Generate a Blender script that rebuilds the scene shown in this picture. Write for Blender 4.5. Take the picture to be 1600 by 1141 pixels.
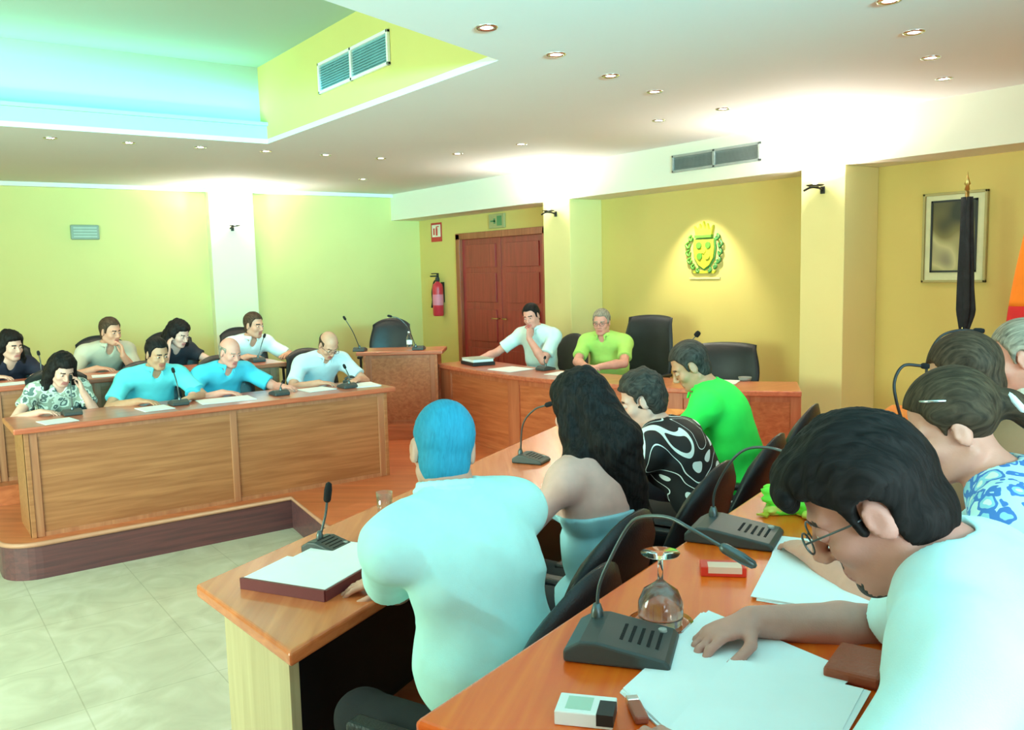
import bpy, bmesh, math, random
import numpy as np
from mathutils import Vector, Matrix

for o in list(bpy.data.objects): bpy.data.objects.remove(o)
SC = bpy.context.scene
COL = SC.collection
PI = math.pi

# ------------------------------------------------------------------ camera
def camera():
    f, th, ro, ya = 1350.0, math.radians(6.35), math.radians(-1.4), math.radians(54)
    F0 = Vector((math.cos(ya), math.sin(ya), 0)); R0 = Vector((math.sin(ya), -math.cos(ya), 0))
    Fw = F0*math.cos(th) - Vector((0, 0, math.sin(th)))
    U0 = R0.cross(Fw)
    R = R0*math.cos(ro) + U0*math.sin(ro); U = -R0*math.sin(ro) + U0*math.cos(ro)
    cd = bpy.data.cameras.new('camera'); c = bpy.data.objects.new('camera', cd); COL.objects.link(c)
    cd.sensor_fit = 'HORIZONTAL'; cd.sensor_width = 36; cd.lens = 36*f/1600; cd.clip_start = .05
    m = Matrix.Identity(4)
    for i in range(3): m[i][0] = R[i]; m[i][1] = U[i]; m[i][2] = -Fw[i]
    m[2][3] = 1.95
    c.matrix_world = m
    SC.camera = c
camera()

# ------------------------------------------------------------------ light, world, exposure
SC.view_settings.view_transform = 'Standard'; SC.view_settings.look = 'None'
SC.view_settings.gamma = 1; SC.view_settings.use_curve_mapping = False
SC.view_settings.exposure = 0.95
W = bpy.data.worlds.new('world'); SC.world = W; W.use_nodes = True
W.node_tree.nodes['Background'].inputs[0].default_value = (.8, .95, 1, 1)
W.node_tree.nodes['Background'].inputs[1].default_value = .3

def area(name, loc, target, sx, sy, power, col, spread=180):
    l = bpy.data.lights.new(name, 'AREA'); l.shape = 'RECTANGLE'; l.size = sx; l.size_y = sy
    l.energy = power; l.color = col; l.spread = math.radians(spread)
    o = bpy.data.objects.new(name, l); COL.objects.link(o); o.location = loc
    o.rotation_euler = (Vector(target)-Vector(loc)).to_track_quat('-Z', 'Y').to_euler()
    return o
def spot(name, loc, target, power, col, ang=100, blend=.8, r=.05):
    l = bpy.data.lights.new(name, 'SPOT'); l.energy = power; l.color = col
    l.spot_size = math.radians(ang); l.spot_blend = blend; l.shadow_soft_size = r
    o = bpy.data.objects.new(name, l); COL.objects.link(o); o.location = loc
    o.rotation_euler = (Vector(target)-Vector(loc)).to_track_quat('-Z', 'Y').to_euler()
    return o
def point(name, loc, power, col, r=.06):
    l = bpy.data.lights.new(name, 'POINT'); l.energy = power; l.color = col; l.shadow_soft_size = r
    o = bpy.data.objects.new(name, l); COL.objects.link(o); o.location = loc
    return o
DAY = (.74, .98, 1.0); WARM = (1.0, .80, .52); MINT = (.35, 1.0, .72)
# daylight through the windows behind and beside the photographer
area('window_daylight', (1.2, -2.85, 2.0), (1.6, 4, 1.6), 4.2, 1.7, 92, DAY)
area('side_window_daylight', (-2.85, 4.4, 1.9), (3, 9.5, 1.5), 4.5, 1.7, 220, (.70, 1, .76))
# cyan fill light added to brighten the near ceiling, no source of its own
area('near_ceiling_fill', (.6, -2.8, 2.4), (2.2, 3.0, 3.1), 3.6, .4, 75, (.15, .90, 1.0), 40)
# fluorescent strips of the ceiling tray's cove
area('cove_light_back', (.5, 7.63, 3.35), (.5, 7.2, 3.9), 4.6, .08, 8, MINT)
area('cove_light_side', (.3, 2.9, 3.35), (.3, 3.3, 3.9), 3.6, .08, 3, (.5, .9, 1))

# ------------------------------------------------------------------ materials
def new_mat(name):
    m = bpy.data.materials.new(name); m.use_nodes = True
    nt = m.node_tree; b = nt.nodes['Principled BSDF']
    return m, nt, b
def nd(nt, t, **k):
    n = nt.nodes.new(t)
    for a, v in k.items():
        if a in n.inputs: n.inputs[a].default_value = v
        else: setattr(n, a, v)
    return n
def ramp(nt, stops):
    r = nt.nodes.new('ShaderNodeValToRGB'); e = r.color_ramp.elements
    while len(e) < len(stops): e.new(.5)
    for i, (p, c) in enumerate(stops): e[i].position = p; e[i].color = (*c, 1)
    return r
def mat(name, col, rough=.6, metal=0, var=.06, scale=8, bump=0, bscale=120, spec=.5, coat=0, trans=0, ior=1.45):
    """plain procedural material: base colour with soft noise variation, optional fine bump"""
    m, nt, b = new_mat(name)
    tc = nd(nt, 'ShaderNodeTexCoord')
    n = nd(nt, 'ShaderNodeTexNoise'); n.inputs['Scale'].default_value = scale; n.inputs['Detail'].default_value = 3
    nt.links.new(tc.outputs['Object'], n.inputs['Vector'])
    lo = tuple(max(0, c*(1-var)) for c in col); hi = tuple(min(1, c*(1+var)) for c in col)
    r = ramp(nt, [(.3, lo), (.7, hi)]); nt.links.new(n.outputs['Fac'], r.inputs[0])
    nt.links.new(r.outputs[0], b.inputs['Base Color'])
    b.inputs['Roughness'].default_value = rough; b.inputs['Metallic'].default_value = metal
    b.inputs['Specular IOR Level'].default_value = spec; b.inputs['Coat Weight'].default_value = coat
    b.inputs['Transmission Weight'].default_value = trans; b.inputs['IOR'].default_value = ior
    if bump:
        n2 = nd(nt, 'ShaderNodeTexNoise'); n2.inputs['Scale'].default_value = bscale
        nt.links.new(tc.outputs['Object'], n2.inputs['Vector'])
        bp = nd(nt, 'ShaderNodeBump'); bp.inputs['Strength'].default_value = bump; bp.inputs['Distance'].default_value = .01
        nt.links.new(n2.outputs['Fac'], bp.inputs['Height']); nt.links.new(bp.outputs[0], b.inputs['Normal'])
    return m
def wood(name, dark, light, rough=.35, ang=0, vertical=False, coat=.2, sc=1.0, wall=False):
    m, nt, b = new_mat(name)
    tc = nd(nt, 'ShaderNodeTexCoord'); mp = nd(nt, 'ShaderNodeMapping')
    rot = nd(nt, 'ShaderNodeMapping'); rot.inputs['Rotation'].default_value = (0, 0, -ang)
    nt.links.new(tc.outputs['Object'], rot.inputs[0]); nt.links.new(rot.outputs[0], mp.inputs[0])
    mp.inputs['Scale'].default_value = ((14*sc, 14*sc, 1.0*sc) if vertical else (1.2*sc, 16*sc, 22*sc))
    n = nd(nt, 'ShaderNodeTexNoise'); n.inputs['Scale'].default_value = 1.6; n.inputs['Detail'].default_value = 7; n.inputs['Distortion'].default_value = .7
    nt.links.new(mp.outputs[0], n.inputs['Vector'])
    r = ramp(nt, [(.3, dark), (.52, tuple((a+c)/2 for a, c in zip(dark, light))), (.72, light)])
    nt.links.new(n.outputs['Fac'], r.inputs[0]); nt.links.new(r.outputs[0], b.inputs['Base Color'])
    b.inputs['Roughness'].default_value = rough; b.inputs['Coat Weight'].default_value = coat; b.inputs['Coat Roughness'].default_value = .25
    bp = nd(nt, 'ShaderNodeBump'); bp.inputs['Strength'].default_value = .08; bp.inputs['Distance'].default_value = .005
    nt.links.new(n.outputs['Fac'], bp.inputs['Height']); nt.links.new(bp.outputs[0], b.inputs['Normal'])
    return m
def emis(name, col, s):
    m, nt, b = new_mat(name)
    b.inputs['Base Color'].default_value = (*col, 1); b.inputs['Emission Color'].default_value = (*col, 1)
    b.inputs['Emission Strength'].default_value = s
    return m
def floral(name, cols, scale, thr=.5):
    m, nt, b = new_mat(name)
    tc = nd(nt, 'ShaderNodeTexCoord')
    n = nd(nt, 'ShaderNodeTexNoise'); n.inputs['Scale'].default_value = scale*.8
    nt.links.new(tc.outputs['Object'], n.inputs['Vector'])
    mx = nd(nt, 'ShaderNodeVectorMath', operation='MULTIPLY_ADD'); mx.inputs[1].default_value = (.06, .06, .06)
    nt.links.new(n.outputs['Color'], mx.inputs[0]); nt.links.new(tc.outputs['Object'], mx.inputs[2])
    v = nd(nt, 'ShaderNodeTexVoronoi'); v.inputs['Scale'].default_value = scale
    nt.links.new(mx.outputs[0], v.inputs['Vector'])
    st = [(0.0, cols[0]), (.22, cols[1]), (.42, cols[2]), (.62, cols[3])]
    r = ramp(nt, st); r.color_ramp.interpolation = 'CONSTANT'
    nt.links.new(v.outputs['Distance'], r.inputs[0]); nt.links.new(r.outputs[0], b.inputs['Base Color'])
    b.inputs['Roughness'].default_value = .8
    return m
def blackprint(name):
    m, nt, b = new_mat(name)
    tc = nd(nt, 'ShaderNodeTexCoord')
    n = nd(nt, 'ShaderNodeTexNoise'); n.inputs['Scale'].default_value = 4.2; n.inputs['Detail'].default_value = .5; n.inputs['Distortion'].default_value = 1.2
    nt.links.new(tc.outputs['Object'], n.inputs['Vector'])
    k = (.006, .007, .009); w = (.80, .88, .88)
    r = ramp(nt, [(0, k), (.30, w), (.36, k), (.495, w), (.51, k), (.66, w), (.75, k)]); r.color_ramp.interpolation = 'CONSTANT'
    nt.links.new(n.outputs['Fac'], r.inputs[0]); nt.links.new(r.outputs[0], b.inputs['Base Color'])
    b.inputs['Roughness'].default_value = .7
    return m

M = {}
M['wall'] = mat('wall_paint', (.72, .61, .235), .8, var=.02, scale=1.5, bump=.05, bscale=300)
M['pil2'] = mat('yellow_pilaster_paint', (.80, .68, .30), .8, var=.02, scale=1.5)
M['wall2'] = mat('wall_warm_light_tint', (.68, .53, .165), .8, var=.02, scale=1.5, bump=.05, bscale=300)  # the wall paint again, with the warmer, dimmer light put into its colour
M['pilaster'] = mat('pilaster_paint', (.84, .79, .52), .8, var=.02, scale=1.5)
M['ceil'] = mat('ceiling_paint', (.75, .735, .71), .85, var=.01, scale=1)
M['soffit'] = mat('soffit_paint', (.82, .79, .66), .85, var=.01, scale=1)
M['tray'] = mat('tray_mint_light_tint', (.42, .58, .50), .85, var=.01, scale=1)  # mint cove light is mixed into the tray's base colour
M['yellow'] = mat('yellow_fascia_paint', (.64, .58, .20), .8, var=.02, scale=1.5)
M['panel'] = wood('oak_panel_wood', (.32, .115, .045), (.48, .20, .085), .42, vertical=False)
M['post'] = wood('stile_wood', (.38, .14, .07), (.52, .23, .12), .42, vertical=True)
M['top'] = wood('cherry_top_wood', (.44, .09, .045), (.62, .17, .085), .28, coat=.35)
M['headpanel'] = wood('cherry_panel_wood', (.44, .10, .035), (.62, .18, .07), .35, ang=PI/2)
M['headpost'] = wood('cherry_stile_wood', (.42, .10, .04), (.56, .17, .08), .35, vertical=True)
M['near_top'] = wood('orange_top_wood', (.80, .085, .004), (.95, .18, .010), .25, ang=math.radians(19), coat=.35, sc=.8)
M['t1_top'] = wood('orange_cherry_wood', (.58, .13, .035), (.76, .21, .07), .25, ang=math.radians(28), coat=.35)
M['end'] = wood('pale_end_wood', (.50, .38, .20), (.62, .50, .28), .5, vertical=True)
M['carpet'] = wood('stage_floor_wood', (.46, .11, .04), (.68, .20, .08), .35, ang=math.radians(-40), sc=.6)
M['plinth'] = wood('plinth_wood', (.085, .035, .045), (.17, .055, .06), .5)
M['nose'] = mat('plinth_nosing', (.50, .24, .16), .4)
M['black'] = mat('black_leather', (.012, .014, .018), .38, var=.2, bump=.15, bscale=200)
M['blackp'] = mat('black_plastic', (.015, .017, .02), .45, var=.1)
M['mic'] = mat('charcoal_plastic', (.045, .055, .055), .42, var=.1)
M['foam'] = mat('black_foam', (.01, .01, .012), .95, bump=.6, bscale=400)
M['steelneck'] = mat('grey_gooseneck_metal', (.12, .15, .16), .35, .8)
M['bluegrey'] = mat('blue_grey_metal', (.16, .30, .36), .4, .3)
M['chrome'] = mat('chrome', (.7, .7, .7), .2, 1)
M['brass'] = mat('brass', (.6, .42, .15), .3, 1)
M['white'] = mat('white_plastic', (.82, .84, .82), .5, var=.02)
M['paper'] = mat('paper', (.86, .90, .92), .8, var=.02)
M['page'] = mat('page_edges', (.72, .72, .68), .8, var=.1, scale=200)
M['red'] = mat('red_paint', (.62, .03, .05), .35)
M['redbox'] = mat('red_card', (.75, .04, .02), .4)
M['maroon'] = mat('maroon_cover', (.16, .03, .035), .5)
M['door'] = wood('red_door_wood', (.25, .018, .02), (.40, .035, .032), .4, vertical=True)
M['doorframe'] = wood('door_frame_wood', (.30, .06, .02), (.46, .12, .05), .4, vertical=True)
M['darkmetal'] = mat('dark_metal', (.05, .045, .04), .4, .7)
M['grille'] = mat('grille_grey', (.26, .28, .27), .5, .3)
M['slat'] = mat('grille_slat', (.42, .45, .44), .45, .4)
M['glass'] = mat('clear_glass', (1, 1, 1), .02, var=0, trans=1, ior=1.45)
def thin_glass():
    m, nt, b = new_mat('thin_clear_glass')
    tr = nd(nt, 'ShaderNodeBsdfTransparent'); gl = nd(nt, 'ShaderNodeBsdfGlossy'); gl.inputs['Roughness'].default_value = .05
    fr = nd(nt, 'ShaderNodeLayerWeight'); fr.inputs['Blend'].default_value = .35
    mx = nd(nt, 'ShaderNodeMixShader'); nt.links.new(fr.outputs['Facing'], mx.inputs[0]); nt.links.new(tr.outputs[0], mx.inputs[1]); nt.links.new(gl.outputs[0], mx.inputs[2])
    nt.links.new(mx.outputs[0], nt.nodes['Material Output'].inputs['Surface']); return m
M['thin'] = thin_glass()
M['lamp'] = emis('downlight_lamp', (1, .95, .78), 14)
M['lampglass'] = emis('sconce_lamp', (1, .97, .9), 18)
M['green'] = mat('green_plastic', (.18, .85, .05), .5)
M['signwhite'] = mat('sign_white', (.80, .72, .62), .5)
M['signred'] = mat('sign_red', (.55, .03, .03), .5)
M['signgreen'] = mat('sign_green', (.10, .25, .10), .5)
M['gold'] = mat('gold_enamel', (.50, .50, .04), .4, .1)
M['limegreen'] = mat('green_enamel', (.10, .28, .03), .4)
M['greenline'] = mat('dark_green_enamel', (.06, .22, .05), .4)
M['photo'] = None
M['darkflag'] = mat('dark_flag_cloth', (.012, .014, .018), .8, var=.3, scale=20)
M['orangeflag'] = mat('orange_flag_cloth', (.95, .22, .01), .8)
M['redflag'] = mat('red_flag_cloth', (.65, .02, .02), .8)
def _marble():
    m, nt, b = new_mat('beige_marble')
    tc = nd(nt, 'ShaderNodeTexCoord'); n = nd(nt, 'ShaderNodeTexNoise'); n.inputs['Scale'].default_value = 3.5; n.inputs['Detail'].default_value = 8; n.inputs['Distortion'].default_value = 1.2
    nt.links.new(tc.outputs['Object'], n.inputs['Vector'])
    r = ramp(nt, [(.3, (.46, .43, .34)), (.55, (.56, .53, .43)), (.75, (.66, .62, .55))]); nt.links.new(n.outputs['Fac'], r.inputs[0])
    br = nd(nt, 'ShaderNodeTexBrick'); br.offset = 0; br.inputs['Scale'].default_value = 1.0
    br.inputs['Brick Width'].default_value = .6; br.inputs['Row Height'].default_value = .6; br.inputs['Mortar Size'].default_value = .003
    br.inputs['Mortar'].default_value = (.75, .75, .7, 1); br.inputs['Color1'].default_value = (1, 1, 1, 1); br.inputs['Color2'].default_value = (.96, .96, .96, 1)
    nt.links.new(tc.outputs['Object'], br.inputs['Vector'])
    mx = nd(nt, 'ShaderNodeMix', data_type='RGBA', blend_type='MULTIPLY'); mx.inputs[0].default_value = 1
    nt.links.new(r.outputs[0], mx.inputs[6]); nt.links.new(br.outputs['Color'], mx.inputs[7])
    nt.links.new(mx.outputs[2], b.inputs['Base Color']); b.inputs['Roughness'].default_value = .35
    return m
M['floor'] = _marble()

# ------------------------------------------------------------------ mesh helpers
def obj(name, bm, m, parent=None, smooth=False, bevel=0, seg=2):
    me = bpy.data.meshes.new(name)
    bmesh.ops.recalc_face_normals(bm, faces=bm.faces[:])
    bm.to_mesh(me); bm.free()
    ms = m if isinstance(m, (list, tuple)) else [m]
    for x in ms: me.materials.append(x)
    if smooth:
        for p in me.polygons: p.use_smooth = True
    o = bpy.data.objects.new(name, me); COL.objects.link(o)
    if parent: o.parent = parent
    if bevel:
        md = o.modifiers.new('bevel', 'BEVEL'); md.width = bevel; md.segments = seg; md.limit_method = 'ANGLE'; md.angle_limit = math.radians(40)
    return o
def tag(o, label=None, cat=None, group=None, kind=None):
    if label: o['label'] = label
    if cat: o['category'] = cat
    if group: o['group'] = group
    if kind: o['kind'] = kind
    return o
def thing(name, label, cat, loc=(0, 0, 0), rz=0, group=None):
    o = bpy.data.objects.new(name, None); COL.objects.link(o); o.location = loc; o.rotation_euler = (0, 0, rz)
    o.empty_display_size = .1
    return tag(o, label, cat, group)
def struct(name, bm, m, label=None, **k):
    o = obj(name, bm, m, **k); o['kind'] = 'structure'
    if label: o['label'] = label
    return o
def BM(): return bmesh.new()
def box(bm, x0, x1, y0, y1, z0, z1, mi=0):
    v = [bm.verts.new(p) for p in [(x0, y0, z0), (x1, y0, z0), (x1, y1, z0), (x0, y1, z0), (x0, y0, z1), (x1, y0, z1), (x1, y1, z1), (x0, y1, z1)]]
    for q in [(0, 3, 2, 1), (4, 5, 6, 7), (0, 1, 5, 4), (1, 2, 6, 5), (2, 3, 7, 6), (3, 0, 4, 7)]:
        f = bm.faces.new([v[i] for i in q]); f.material_index = mi
    return bm
def prism(bm, pts, z0, z1, mi=0):
    a = [bm.verts.new((x, y, z0)) for x, y in pts]; b = [bm.verts.new((x, y, z1)) for x, y in pts]
    n = len(pts)
    fs = [bm.faces.new(a[::-1]), bm.faces.new(b)]
    for i in range(n): fs.append(bm.faces.new((a[i], a[(i+1) % n], b[(i+1) % n], b[i])))
    for f in fs: f.material_index = mi
    return bm
def lathe(bm, prof, c=(0, 0, 0), n=24, mi=0, T=None):
    rings = []
    for r, z in prof:
        if r < 1e-5: rings.append([bm.verts.new((c[0], c[1], c[2]+z))])
        else: rings.append([bm.verts.new((c[0]+r*math.cos(2*PI*i/n), c[1]+r*math.sin(2*PI*i/n), c[2]+z)) for i in range(n)])
    for a, b in zip(rings[:-1], rings[1:]):
        for i in range(n):
            j = (i+1) % n
            if len(a) == 1 and len(b) == 1: continue
            if len(a) == 1: f = bm.faces.new((a[0], b[i], b[j]))
            elif len(b) == 1: f = bm.faces.new((a[i], a[j], b[0]))
            else: f = bm.faces.new((a[i], a[j], b[j], b[i]))
            f.material_index = mi
    return bm
def tube(bm, pts, r, n=10, mi=0, cap=True):
    P = [Vector(p) for p in pts]; rs = r if isinstance(r, (list, tuple)) else [r]*len(P)
    up = None; rings = []
    for i, p in enumerate(P):
        t = (P[min(i+1, len(P)-1)] - P[max(i-1, 0)]).normalized()
        if up is None: up = t.orthogonal().normalized()
        up = (up - t*up.dot(t)).normalized(); s = t.cross(up)
        rings.append([bm.verts.new(p + (up*math.cos(2*PI*k/n)+s*math.sin(2*PI*k/n))*rs[i]) for k in range(n)])
    for a, b in zip(rings[:-1], rings[1:]):
        for k in range(n):
            f = bm.faces.new((a[k], a[(k+1) % n], b[(k+1) % n], b[k])); f.material_index = mi
    if cap:
        bm.faces.new(rings[0][::-1]).material_index = mi; bm.faces.new(rings[-1]).material_index = mi
    return bm
def bez(pts, n=16):
    """Catmull-Rom through the points"""
    P = [Vector(p) for p in pts]; P = [P[0]*2-P[1]] + P + [P[-1]*2-P[-2]]; out = []
    for i in range(1, len(P)-2):
        for k in range(n):
            t = k/n
            out.append(.5*((2*P[i]) + (P[i+1]-P[i-1])*t + (2*P[i-1]-5*P[i]+4*P[i+1]-P[i+2])*t*t + (3*P[i]-P[i-1]-3*P[i+1]+P[i+2])*t**3))
    out.append(P[-2]); return out
def dup(root, loc, rz, label=None, group=None):
    r = root.copy(); COL.objects.link(r); r.location = loc; r.rotation_euler = (0, 0, rz)
    if label: r['label'] = label
    if group: r['group'] = group
    for ch in list(root.children):
        c = ch.copy(); COL.objects.link(c); c.parent = r
        for g in list(ch.children):
            d = g.copy(); COL.objects.link(d); d.parent = c
    return r

# ================================================================== THE ROOM
XW, YW, ZC, XS = 6.80, 11.70, 3.10, 6.32      # emblem wall, left wall, low ceiling, soffit face
X0, Y0 = -3.0, -3.0
struct('floor', box(BM(), X0, XW, Y0, YW, -.1, 0), M['floor'], 'beige marble floor of the well')
def slab(name, pts, z0, z1, label, m=None, nosing=True):
    o = struct(name, prism(BM(), pts, z0, z1), m or M['carpet'], label)
    return o
# the U of staging: polygon with a rounded corner at the front left
rc = [(.50+.22-.22*math.cos(a), 6.28+.22-.22*math.sin(a)) for a in [PI/2*k/8 for k in range(9)]]
stage = rc + [(2.43, 6.28), (2.30, 5.15), (2.02, 3.62), (.56, 2.80), (.56, .80), (6.79, 2.9), (6.79, 11.69), (.50, 11.69)]
bm = prism(BM(), stage, 0.0, .22, 0)
bm2 = bm
stg = struct('floor', bm2, M['plinth'], 'dark red plinth of the stepped platform')
nose = [(x, y) for x, y in stage]
struct('floor', prism(BM(), nose, .22, .25), [M['carpet']], 'orange wood platform surface')
b = BM(); tube(b, [(x, y, .235) for x, y in [(.50, 9.0)]+rc+[(2.43, 6.28), (2.30, 5.15), (2.02, 3.62), (.56, 2.80)]], .017, 8)
struct('trim_1', b, M['nose'], 'rounded nosing along the platform edge', smooth=True)
slab('floor', [(.56, 7.5), (3.45, 7.5), (3.84, 7.86), (4.6, 7.35), (5.2, 8.2), (4.6, 11.69), (.56, 11.69)], .25, .40, 'upper tier of the platform at the back')
slab('floor', [(X0+.01, -.1), (.52, 1.03), (6.78, 3.18), (6.78, Y0+.01), (X0+.01, Y0+.01)], 0, .50, 'upper tier where the nearest table stands')
# walls
struct('wall_left', box(BM(), X0, XW+.2, YW, YW+.2, 0, 4.0), M['wall'], 'long plain yellow wall behind the two left rows')
b = BM(); box(b, XW, XW+.2, Y0, 8.50, 0, 4.0); box(b, XW, XW+.2, 10.62, YW, 0, 4.0); box(b, XW, XW+.2, 8.50, 10.62, 2.46, 4.0)
struct('wall_emblem', b, M['wall2'], 'yellow wall with the coat of arms and the red door')
# wall_back / wall_near with window openings
b = BM(); box(b, X0-.2, -1.0, Y0-.2, Y0, 0, 4); box(b, 3.4, XW, Y0-.2, Y0, 0, 4); box(b, -1, 3.4, Y0-.2, Y0, 0, 1.1); box(b, -1, 3.4, Y0-.2, Y0, 2.9, 4)
struct('wall_near', b, M['wall'], 'wall with a window behind the photographer')
b = BM(); box(b, X0-.2, X0, Y0, 2.1, 0, 4); box(b, X0-.2, X0, 6.7, YW, 0, 4); box(b, X0-.2, X0, 2.1, 6.7, 0, 1.0); box(b, X0-.2, X0, 2.1, 6.7, 2.8, 4)
struct('wall_side', b, M['wall'], 'wall with a window beside the photographer')
def wframe(name, along, a0, a1, z0, z1, pos):
    b = BM()
    def bx(u0, u1, w0, w1):
        if along == 'x': box(b, u0, u1, pos-.14, pos-.08, w0, w1)
        else: box(b, pos-.14, pos-.08, u0, u1, w0, w1)
    bx(a0, a1, z0, z0+.06); bx(a0, a1, z1-.06, z1)
    for k in range(4):
        u = a0+(a1-a0-.06)*k/3; bx(u, u+.06, z0, z1)
    fr = struct(name, b, M['white'], 'white window frame')
wframe('window_1', 'x', -1, 3.4, 1.1, 2.9, Y0)
wframe('window_2', 'y', 2.1, 6.7, 1.0, 2.8, X0)
# low ceiling around the tray
CB, CC, CD = (2.88, 7.55), (2.88, 4.02), (-2.2, 2.02)
b = BM()
box(b, X0, XW, CB[1], YW, ZC, ZC+.04)
box(b, 2.88, XW, Y0, CB[1], ZC, ZC+.04)
prism(b, [(X0, Y0), (2.88, Y0), CC, CD, (X0, 1.70)], ZC, ZC+.04)
prism(b, [(X0, 1.70), CD, (-2.2, 7.55), (X0, 7.55)], ZC, ZC+.04)
struct('ceiling', b, M['ceil'], 'lower ceiling with recessed downlights')
# tray
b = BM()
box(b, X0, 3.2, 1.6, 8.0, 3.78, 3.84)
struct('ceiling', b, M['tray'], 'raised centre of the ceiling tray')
b = BM(); box(b, 2.88, 2.94, 4.02, 7.80, ZC+.04, 3.78)
struct('trim_2', b, M['yellow'], 'yellow side of the ceiling tray holding the air grille')
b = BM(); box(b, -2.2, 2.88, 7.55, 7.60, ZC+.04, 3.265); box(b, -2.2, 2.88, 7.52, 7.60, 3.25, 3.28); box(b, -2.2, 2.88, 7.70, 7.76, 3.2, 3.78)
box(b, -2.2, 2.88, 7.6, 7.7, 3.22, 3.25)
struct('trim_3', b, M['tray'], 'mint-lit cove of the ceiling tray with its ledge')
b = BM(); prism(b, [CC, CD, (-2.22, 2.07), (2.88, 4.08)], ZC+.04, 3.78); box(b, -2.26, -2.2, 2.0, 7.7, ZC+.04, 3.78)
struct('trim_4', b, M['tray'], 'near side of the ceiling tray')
# soffit beam in front of the emblem wall, cornice along the left wall
struct('trim_5', box(BM(), XS, XW, Y0, YW, 2.715, ZC), M['soffit'], 'dropped cream beam above the emblem wall')
struct('trim_6', box(BM(), X0, XS, YW-.07, YW, ZC-.05, ZC), M['soffit'], 'thin cornice above the left wall')
# pilasters
struct('trim_7', box(BM(), 3.57, 4.16, YW-.14, YW, .25, ZC-.05), M['pilaster'], 'pale pilaster on the left wall', bevel=.006)
struct('trim_8', box(BM(), XS, XW, 7.53, 8.01, .25, 2.715), M['pil2'], 'pale pilaster right of the red door', bevel=.006)
struct('trim_9', box(BM(), XS, XW, 4.10, 4.51, .25, 2.715), M['pil2'], 'pale pilaster right of the coat of arms', bevel=.006)
b = BM(); box(b, XW-.06, XW, 8.01, 8.5, .25, 2.715); struct('trim_10', b, M['wall2'], 'wall return beside the red door')
b = BM(); box(b, XW-.012, XW, .5, 4.10, .25, .34); box(b, XW-.012, XW, 4.51, 7.53, .25, .34); struct('baseboard_emblem', b, M['post'])
# door: red double door with frame
b = BM()
box(b, XW-.04, XW+.06, 8.50, 8.60, .25, 2.46); box(b, XW-.04, XW+.06, 10.52, 10.62, .25, 2.46); box(b, XW-.04, XW+.06, 8.5, 10.62, 2.38, 2.47)
dr = struct('door_1', b, M['doorframe'], 'dark red double door behind the head table', bevel=.005)
for i, (a, c) in enumerate([(8.60, 9.555), (9.565, 10.52)]):
    b = BM(); box(b, XW+.01, XW+.05, a, c, .25, 2.38)
    for z0, z1 in [(.40, .85), (.95, 1.40), (1.50, 1.90), (1.98, 2.30)]:
        box(b, XW-.004, XW+.012, a+.12, c-.12, z0, z1)
    lf = obj('door_leaf', b, M['door'], dr, bevel=.004)
    b = BM(); yy = 9.49 if i == 0 else 9.63
    tube(b, [(XW+.01, yy, 1.28), (XW-.05, yy, 1.28), (XW-.05, yy+(-.1 if i == 0 else .1), 1.28)], .01, 8)
    obj('door_handle', b, M['brass'], lf, smooth=True)

# ---- downlights
ORD = ['first', 'second', 'third', 'fourth', 'fifth', 'sixth', 'seventh', 'eighth', 'ninth']
def downlight_proto():
    t = thing('ceiling_downlight', 'x', 'ceiling light', (0, 0, 0))
    b = BM(); lathe(b, [(.030, .002), (.032, -.004), (.050, -.006), (.056, -.001), (.056, .0)], n=20); obj('rim', b, M['chrome'], t, smooth=True)
    b = BM(); lathe(b, [(0, -.001), (.031, -.001), (.031, .001)], n=20); obj('lamp', b, M['lamp'], t)
    return t
DLP = downlight_proto(); first = [True]
def downlight(x, y, label, group, z=ZC, on=True, e=7):
    global DLP
    if first[0]: o = DLP; first[0] = False; o.location = (x, y, z-.001); o['label'] = label; o['group'] = group
    else: o = dup(DLP, (x, y, z-.001), 0, label, group)
    if on: spot('downlight_beam', (x, y, z-.02), (x, y, 0), e*1.7, WARM, 110, .9, .03)
    return o
for k in range(6):
    downlight(1.23+.60*k, 8.0, f'{ORD[k]} from the left of the downlights in the row above the left benches', 'downlights above the left benches', e=9)
for k, (x, y) in enumerate([(2.45, 3.51), (3.07, 3.75), (3.69, 3.99), (4.28, 4.20)]):
    downlight(x, y, f'{ORD[k]} from the left of four downlights running from the tray towards the coat of arms', 'downlights over the near tables', e=9)
for k, (x, y) in enumerate([(3.75, 2.23), (4.37, 2.46), (5.00, 2.71), (5.65, 2.97)]):
    downlight(x, y, f'{ORD[k]} from the top of the four downlights near the upper right corner', 'downlights at the upper right', e=7)
for k, (x, y) in enumerate([(5.20, 4.40), (5.14, 5.00), (4.93, 6.55), (4.75, 7.37), (4.96, 9.87)]):
    downlight(x, y, f'{ORD[k]} from the right of the dim downlights over the head table', 'downlights over the head table', e=7)
# spotlight washing the coat of arms
spot('emblem_wash', (6.36, 5.98, 2.69), (6.84, 5.98, 1.0), 52, (1, .97, .78), 84, .7, .03)

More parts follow.
